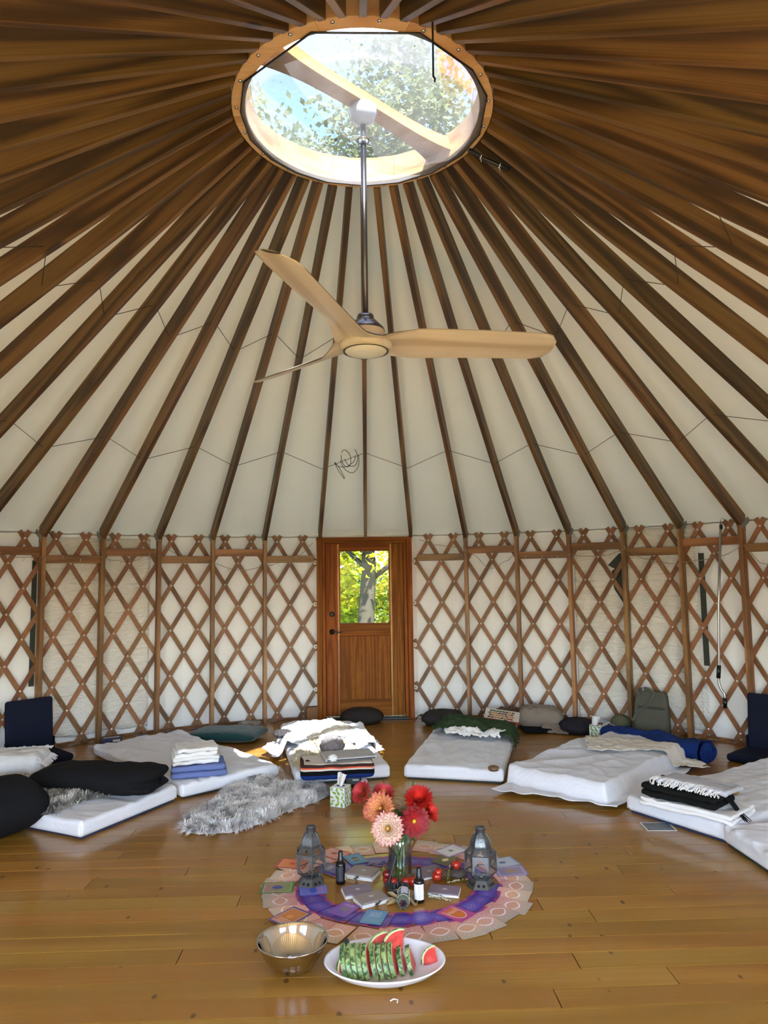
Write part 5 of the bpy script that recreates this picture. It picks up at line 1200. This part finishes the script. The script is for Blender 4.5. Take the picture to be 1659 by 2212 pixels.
CEN = plain('petal_heart', S(206, 150, 70), .7); CRED = plain('red_heart', S(150, 20, 26), .7)
dahlia('cream dahlia with pink-edged petals low at the front', (0.082, -0.100, 0.329), (-.15, -.95, .35), .085, CR, full, 1, .35, CEN)
dahlia('peach dahlia with red-edged petals above the cream one', (0.047, -0.030, 0.409), (-.35, -.8, .45), .082, PE, full, 2, .35, CEN)
dahlia('red and yellow dahlia turned away at the far left', (-0.045, 0.030, 0.470), (-.62, -.55, .55), .062, RY, full, 3, .35, CRED)
dahlia('small dark pink dahlia behind the peach one', (0.064, 0.050, 0.456), (.1, -.45, .85), .062, RY, full[:6], 4, .35, CRED)
dahlia('pale yellow dahlia half hidden at the left', (-0.006, 0.060, 0.368), (-.8, -.4, .0), .05, PE, full[:6], 9, .35, CEN)
opn = [(13, 1., 4, .44), (12, .92, 12, .42), (10, .7, 20, .36)]
dahlia('dark red open dahlia with a yellow centre', (0.220, -0.060, 0.349), (.15, -.95, .2), .083, DR, opn, 5, .1, YEL)
dahlia('orange-red dahlia at the upper right', (0.253, 0.000, 0.438), (-.1, -.6, .75), .078, OR_, full[:6], 6, .35, CRED)
dahlia('red dahlia behind the dark red one at the right', (0.307, 0.050, 0.364), (.75, -.4, .45), .066, OR_, opn+[(8, .5, 45, .3)], 7, .35, CRED)
bd = dahlia('drooping yellow dahlia bud at the top right', (0.236, 0.060, 0.488), (.3, -.2, -.9), .026, plain('bud_yellow', S(206, 184, 60), .7), [(9, 1., 50, .4), (7, .9, 70, .36)], 8)
for lab, hx_, hd in (('leafy green sprig under the flowers right of the jar neck', 1, (0.186, -0.030, 0.279)), ('leafy green sprig tucked between the flower heads', -1, (0.121, 0.000, 0.372))):
    t = thing('leaf_sprig', lab, 'leaf', hd)
    m = MB()
    for i in range(7):
        a = i*.9; d = Vector((cos(a)*hx_, -.5+.2*sin(a*2), .5*sin(a))).normalized(); sd = d.cross(Vector((.3, 1, .4))).normalized()*.012; p = d*.012
        m.add([p, p+d*.022+sd, p+d*.055, p+d*.022-sd], [(0, 1, 2, 3)])
    m.build('leaves', LEAFG, t, kind='stuff'); MB().tube([(0, 0, 0), tuple((Vector((VP[0], VP[1], .22))-Vector(hd))*.9)], .003, 5).build('stem', STEM, t)
t = thing('pampas_grass', 'wispy beige grass plume behind the flowers', 'grass', (VP[0], VP[1], .2)); rg_ = random.Random(8); m = MB()
PT = Vector((0.176, 0.090, 0.452))-Vector((VP[0], VP[1], .2)); 
for i in range(260):
    u = rg_.uniform(.45, 1); b = PT*u+Vector((rg_.gauss(0, .008), rg_.gauss(0, .008), 0)); d = Vector((rg_.gauss(0, .6), rg_.gauss(0, .4), rg_.uniform(.3, 1.2))).normalized()*rg_.uniform(.03, .07)
    m.tube([b, b+d*.6, b+d+Vector((d.x*.3, 0, -.008))], [.0009, .0008, .0004], 3, False)
m.build('plume', plain('pampas', S(176, 150, 120), .9), t, kind='stuff'); MB().tube([(0, 0, -.15), tuple(PT*.5), tuple(PT)], .002, 5).build('stalk', STEM, t)

# ------------------------------------------------------------------ small altar things
def ball(name, label, pos, r, mat, cal=True, group=None):
    t = thing(name, label, 'fruit', pos, 0, group)
    m = MB(); n = 20; vs = []; pr = [(.001, .08), (.35, .02), (.75, .28), (.98, .75), (1., 1.05), (.85, 1.5), (.5, 1.78), (.15, 1.76), (.001, 1.66)]
    for rr, z in pr:
        for j in range(n): vs.append((rr*r*(1+.06*cos(j*2*pi/n*6))*cos(2*pi*j/n), rr*r*(1+.06*cos(j*2*pi/n*6))*sin(2*pi*j/n), z*r))
    m.add(vs, [(i*n+j, i*n+(j+1) % n, (i+1)*n+(j+1) % n, (i+1)*n+j) for i in range(len(pr)-1) for j in range(n)]); m.build('fruit_body', mat, t, True)
    MB().tube([(0, 0, 1.66*r), (.002, 0, 2.1*r), (.006, .002, 2.5*r)], .0018, 5).build('stalk', plain('stalk', S(70, 56, 34), .8), t)
PUMP = plain('red_fruit', S(176, 46, 30), .25); PUMD = plain('dark_red_fruit', S(112, 20, 18), .25)
ball('mini_pumpkin', 'dark red ribbed mini pumpkin stacked left of the vase', (0.077, 0.013, 0.036), .024, PUMD, group=None)
for lab, p, r in (('red mini pumpkin at the left foot of the vase', (0.082, 0.038, 0.000), .026), ('red mini pumpkin in front of the vase, left of the incense cones', (0.113, 0.007, 0.000), .024), ('red mini pumpkin in front of the vase, right of the incense cones', (0.174, 0.003, 0.000), .025), ('red mini pumpkin half behind the labelled bottle', (0.215, 0.001, 0.000), .026), ('red mini pumpkin below the pine cone', (0.345, 0.056, 0.000), .026), ('small red mini pumpkin stacked by the pine cone', (0.352, 0.045, 0.030), .021)):
    ball('mini_pumpkin', lab, p, r, PUMP)
st_p = (0.461, 0.101, 0.000); t = crumple('flat_stone', 'dark flat stone near the right lantern', 'stone', st_p, .055, plain('stone', S(74, 66, 60), .8), 4, .45, .25)
ball('mini_pumpkin', 'red mini pumpkin resting on the flat stone', (st_p[0]-.003, st_p[1]+.012, .034), .026, PUMP)
pc = thing('pine_cone', 'brown pine cone lying behind the red mini pumpkins', 'pine cone', (0.375, 0.073, 0.028), R_(8))
m = MB()
for j in range(11):
    for i in range(9):
        x = -.045+.0088*j; rr = .026*sqrt(max(.05, 1-(x/.055)**2)); a = 2*pi*(i+.5*(j % 2))/9; c = Vector((x, rr*cos(a), rr*sin(a))); o_ = Vector((-.35, cos(a), sin(a))).normalized(); tg = Vector((0, -sin(a), cos(a)))
        m.add([c-tg*.007, c+o_*.009+Vector((.004, 0, 0)), c+tg*.007, c-o_*.002-Vector((.008, 0, 0))], [(0, 1, 2, 3)])
m.build('scales', plain('cone_brown', S(104, 80, 54), .8), pc, kind='stuff'); MB().tube([(-.048, 0, 0), (-.02, 0, 0), (.02, 0, 0), (.048, 0, 0)], [.006, .02, .02, .006], 10).build('core', plain('cone_core', S(60, 44, 30), .9), pc, True)
# incense bowl with cones
ib = thing('incense_bowl', 'small dark stone bowl holding black incense cones', 'bowl', (0.131, -0.061, 0.000))
MB().lathe([(.001, 0), (.035, 0), (.055, .016), (.06, .03), (.055, .03), (.045, .018), (.001, .014)], 28).build('bowl_body', plain('slate_bowl', S(58, 60, 62), .5), ib, True)
for i, (x, y) in enumerate(((-.02, -.012), (.0, .008), (.022, -.01))):
    t = thing('incense_cone', ('left', 'middle', 'right')[i]+' black incense cone in the small dark bowl', 'incense', (ib.location.x+x, ib.location.y+y, .018)); MB().lathe([(.009, 0), (.008, .004), (.0015, .036), (.0005, .037)], 12).build('cone', BLACKP, t, True)
# sage bundle
sg = thing('sage_bundle', 'wrapped grey-green sage bundle with a paper label', 'herb bundle', (0.152, -0.198, 0.000), R_(-4)); rg_ = random.Random(6)
m = MB()
for i in range(70):
    a = rg_.uniform(0, 2*pi); r = rg_.uniform(.4, 1)*.026; p0 = Vector((r*cos(a), -.07, .03+r*sin(a))); p1 = Vector((r*.8*cos(a), .07, .032+r*.8*sin(a))); m.tube([p0, p0.lerp(p1, .5)*1.0+Vector((r*.25*cos(a), 0, r*.25*sin(a))), p1], .0055, 5)
m.build('leaf_bundle', plain('sage_green', S(96, 104, 84), .9), sg, True, kind='stuff')
m = MB()
for k in range(4): 
    y0 = -.05+.03*k; m.tube([(.031*cos(q*pi/8), y0+.012*sin(q*pi/16), .031+.031*sin(q*pi/8)) for q in range(17)], .0013, 5)
m.build('string', WHITEP, sg, kind='stuff')
MB().grid(lambda u, v_: (-.012+.034*u, -.035+.07*v_-.0*u, .063+.004*sin(u*3)), 4, 4).build('paper_label', plain('label_lilac', S(206, 208, 226), .5), sg)
m = MB()
for i in range(6): a = i*1.05; m.tube([(.012*cos(a), -.068, .03+.012*sin(a)), (.014*cos(a), -.078, .03+.014*sin(a))], [.01, .003], 6)
m.build('dried_flower', plain('dried_purple', S(74, 40, 52), .9), sg, True, kind='stuff')
def curl(label, pos, rz, s):
    def fn(u, v_): a = (u-.5)*4.6*(1-.3*v_); r = s*.30*(.5+.8*sin(v_*pi)); return (r*sin(a), (v_-.5)*s*1.5, r*1.05-r*cos(a)+.004*nz(u*4, v_*4, s))
    t = thing('dried_leaf', label, 'dried leaf', pos, rz); MB().grid(fn, 14, 12).build('curled_blade', plain('dry_tan', S(176, 152, 106), .85), t, True); MB().tube([(0, s*.7, .004), (0, s*.95, .006)], .002, 5).build('leaf_stalk', plain('dry_stalk', S(130, 104, 66), .9), t)
curl('curled tan leaf left of the sage bundle', (0.107, -0.123, 0.000), R_(40), .06); curl('curled tan leaf lying below the sage bundle on the left', (0.097, -0.195, 0.000), R_(-60), .045); curl('long curled tan leaf between sage bundle and labelled bottle', (0.198, -0.181, 0.000), R_(16), .062); curl('small curled tan leaf behind the sage bundle', (0.200, -0.108, 0.000), R_(-30), .045)
def sprig(label, a, b, mat, n, ln, seed, up_=.01, bead=False):
    A, B = Vector(a), Vector(b); t = thing('herb_sprig', label, 'herb', A); rg = random.Random(seed); D_ = B-A
    MB().tube([(0, 0, .003), tuple(D_*.5+Vector((0, 0, up_+.003))), tuple(D_+Vector((0, 0, up_*.5+.003)))], .0012, 5).build('stem', STEM, t)
    m = MB()
    for i in range(n):
        u = rg.random(); p = D_*u+Vector((0, 0, up_*4*u*(1-u)+.004)); d = Vector((rg.uniform(-1, 1), rg.uniform(-1, 1), rg.uniform(0, .8))).normalized()*ln*rg.uniform(.6, 1.2)
        if bead: m.lathe([(.0004, -.003), (.0034, 0), (.0004, .003)], 6, tuple(p+d*.5))
        else:
            s_ = d.cross(Vector((0, 0, 1))).normalized()*ln*.2; m.add([p, p+d*.5+s_, p+d, p+d*.5-s_], [(0, 1, 2, 3)])
    m.build('leaves' if not bead else 'beads', mat, t, kind='stuff')
HERB = plain('herb_green', S(74, 72, 36), .9); YHERB = plain('herb_yellow', S(140, 124, 40), .9); BEAD = plain('pale_bud', S(196, 184, 150), .8)
sprig('dark fern-like herb sprig between the left bottle and the decks', (-0.131, 0.122, 0.000), (-0.023, 0.085, 0.000), HERB, 60, .014, 1)
sprig('dark drooping herb sprig in front of the thick mauve deck', (-0.081, 0.113, 0.000), (-0.090, 0.020, 0.000), HERB, 50, .018, 2, .015)
sprig('yellow flowering herb sprig standing by the flat stone', (0.396, 0.023, 0.000), (0.416, 0.050, 0.074), YHERB, 60, .010, 3, .0)
sprig('string of pale buds in front of the flat stone', (0.400, 0.017, 0.000), (0.513, 0.051, 0.000), BEAD, 34, .01, 4, .004, True)
sprig('pale bud sprig in front of the right mauve deck', (0.282, -0.145, 0.000), (0.385, -0.193, 0.000), BEAD, 36, .01, 5, .004, True)
sprig('yellow herb sprig along the front of the right mauve deck', (0.270, -0.123, 0.000), (0.357, -0.150, 0.000), YHERB, 40, .012, 6)
sprig('small herb tuft between fanned deck and sage bundle', (0.013, -0.240, 0.000), (0.056, -0.182, 0.000), HERB, 70, .016, 7, .012)
# rows of dried lavender
m = MB(); rg_ = random.Random(11); a, b = Vector((-0.035, 0.271, 0.000)), Vector((0.102, 0.301, 0.000)); c, d = Vector((-0.010, 0.218, 0.000)), Vector((0.107, 0.249, 0.000))
for p0, p1 in ((a, b), (c, d)):
    for i in range(15):
        p = p0.lerp(p1, i/14)+Vector((0, rg_.uniform(-.012, .012), .002)); q = p+Vector((rg_.uniform(-.008, .008), rg_.uniform(-.02, .02), .004)); m.tube([p, q], [.0022, .0014], 4); m.tube([q, q+Vector((rg_.uniform(-.012, .012), .004, 0))], .0016, 4)
o = m.build('dried_lavender', plain('lavender_dark', S(52, 44, 40), .9)); tag(o, 'two rows of dark dried lavender bits behind the decks', 'dried lavender'); o['kind'] = 'stuff'
# slim dark card leaning against the vase
t = thing('leaning_card', 'slim dark grey board leaning against the left side of the vase', 'board', (VP[0]-.082, VP[1]-.03, .0), 0, rot=(0, R_(17), R_(9)))
MB().box((0, 0, .085), (.007, .11, .17)).build('board', plain('board_dark', S(62, 60, 70), .5), t, bevel=.002)

# ------------------------------------------------------------------ steel bowl
BW = (-0.343, -0.761, 0.125); bw = thing('steel_bowl', 'shiny stainless steel mixing bowl on the floor', 'bowl', (BW[0], BW[1], 0)); bw.scale = (.87, .87, .9)
CHROME = plain('polished_steel', S(206, 206, 208), .07, 1.)
pr = [(.001, .002), (.07, .002), (.085, .006), (.115, .03), (.142, .07), (.16, .11), (.166, .125)]
MB().lathe(pr+[(.172, .128), (.173, .132), (.168, .134), (.164, .129)]+[(r-.003, z+.003) for r, z in reversed(pr[1:-1])]+[(.001, .0055)], 56).build('bowl_body', CHROME, bw, True)
def melon_chunk(label, pos, rz, s=1.): 
    t = thing('watermelon_chunk', label, 'fruit', pos, rz); rbox((.055*s, .04*s, .028*s), .012*s, (4, 4, 2), wrink(2, .003, 20.)).build('flesh', FLESH, t, True, loc=(0, 0, .014*s)); return t
FLESH, nt, bs = mk('watermelon_flesh'); n1 = N(nt, 'ShaderNodeTexNoise', {'Vector': coords(nt), 'Scale': 40., 'Detail': 3.}); nt.links.new(ramp(nt, n1.outputs[0], [(.3, S(190, 52, 50)), (.7, S(216, 92, 80))]), bs.inputs['Base Color']); bs.inputs['Roughness'].default_value = .3
RIND, nt, bs = mk('watermelon_rind'); v = coords(nt, (1, 1, 1)); n1 = N(nt, 'ShaderNodeTexNoise', {'Vector': v, 'Scale': 34., 'Detail': 3., 'Distortion': 1.6}); oi = N(nt, 'ShaderNodeObjectInfo')
rc = ramp(nt, n1.outputs[0], [(.40, S(50, 78, 44)), (.48, S(104, 134, 78)), (.6, S(150, 170, 106))])
nt.links.new(rc, bs.inputs['Base Color']); bs.inputs['Roughness'].default_value = .35
PALE = plain('rind_inner', S(206, 214, 160), .5)
melon_chunk('small piece of watermelon left in the steel bowl', (BW[0]+.04, BW[1]-.03, .006), .4)
# ------------------------------------------------------------------ platter with watermelon
PL = (0.040, -0.831, 0.050); plt = thing('oval_platter', 'white oval serving platter on the floor', 'platter', (PL[0], PL[1], 0), R_(-1))
wc, nt, bs = mk('speckled_melamine'); vo = N(nt, 'ShaderNodeTexVoronoi', {'Vector': coords(nt), 'Scale': 42.}); nt.links.new(mix(nt, ramp(nt, vo.outputs['Distance'], [(.05, .6), (.08, 0.)]), S(232, 234, 240), S(110, 110, 116)), bs.inputs['Base Color']); bs.inputs['Roughness'].default_value = .18
MB().lathe([(.001, .004), (.12, .004), (.15, .008), (.205, .034), (.232, .056), (.240, .062), (.237, .066), (.228, .062), (.2, .043), (.15, .018), (.12, .014), (.001, .013)], 72, sx=1.04, sy=.75).build('dish', wc, plt, True)
def slice_(label, x, y, z, rz, lean, r=.092, th=.017, cat='fruit', group='watermelon slices in a row', a0=0., a1=90., tip=0.):
    t = thing('watermelon_slice', label, cat, (x, y, z), 0, group); t.rotation_euler = Euler((tip, lean, rz), 'YXZ') if False else (Matrix.Rotation(rz, 3, 'Z') @ Matrix.Rotation(lean, 3, 'Y') @ Matrix.Rotation(tip, 3, 'X')).to_euler()
    n = 14; arc = [R_(a0+(a1-a0)*i/n) for i in range(n+1)]
    def wedge(ri, ro, name, mat):
        m = MB(); vs = []
        for sx in (-th/2, th/2):
            for a in arc: vs.append((sx, -ri*cos(a), ri*sin(a))); vs.append((sx, -ro*cos(a), ro*sin(a)))
        k = 2*(n+1); fs = []
        for i in range(n): b = 2*i; fs += [(b, b+1, b+3, b+2), (k+b+2, k+b+3, k+b+1, k+b), (b+1, k+b+1, k+b+3, b+3), (b+2, k+b+2, k+b, b)]
        fs += [(0, k, k+1, 1), (2*n+1, k+2*n+1, k+2*n, 2*n)]; m.add(vs, fs); m.build(name, mat, t)
    wedge(.0005, r*.87, 'flesh', FLESH); wedge(r*.87, r*.945, 'white_rind', PALE); wedge(r*.945, r, 'rind', RIND); return t
names = ['leftmost', 'second', 'third', 'fourth', 'fifth', 'sixth', 'seventh', 'eighth', 'ninth', 'tenth']
XS = [-.130, -.108, -.086, -.064, -.042, -.008, .016, .040, .064, .096, .132]
for i, xx in enumerate(XS):
    lab = ('%s striped watermelon slice in the front row' % (names[i] if i < 10 else 'last, rightmost')) if i else 'leftmost striped watermelon slice in the front row'
    slice_(lab, PL[0]+xx-.01, PL[1]+.022+.012*abs(i-5)/5, .019, R_(-10), R_(-20), r=.098-(.016 if i > 8 else 0))
slice_('watermelon slice lying flat at the left end of the platter', PL[0]-.125, PL[1]-.01, .03, R_(-70), R_(-40), r=.075, group='loose watermelon pieces')
slice_('big watermelon piece leaning at the back of the platter', PL[0]+.02, PL[1]+.045, .055, R_(-84), R_(-58), r=.095, th=.03, group='loose watermelon pieces')
slice_('thick watermelon piece on top at the back of the platter', PL[0]+.075, PL[1]+.03, .075, R_(-100), R_(-55), r=.088, th=.034, group='loose watermelon pieces')
slice_('single watermelon piece at the right end of the platter', PL[0]+.215, PL[1]+.0, .04, R_(-84), R_(-52), r=.066, th=.024, group='loose watermelon pieces')
t = thing('blackberry', 'single blackberry at the left end of the watermelon row', 'fruit', (PL[0]-.158, PL[1]+.045, .10)); m = MB(); rg_ = random.Random(1)
for i in range(34):
    z = 1-2*(i+.5)/34; a = i*2.4; r = sqrt(1-z*z); m.lathe([(.0004, -.004), (.0034, -.002), (.0036, .001), (.0004, .004)], 6, (.010*r*cos(a), .010*r*sin(a), .011+.011*z))
m.build('drupelets', plain('berry_black', S(20, 14, 20), .25), t, True, kind='stuff')
# scrap of string on the floor
tag(MB().tube([(0.055, -1.017, 0.003), (0.068, -1.005, 0.003), (0.085, -1.012, 0.003), (0.081, -1.030, 0.003)], .0025, 5).build('string_scrap', WHITEP, smooth=True), 'little scrap of white string on the floor near the camera', 'string')
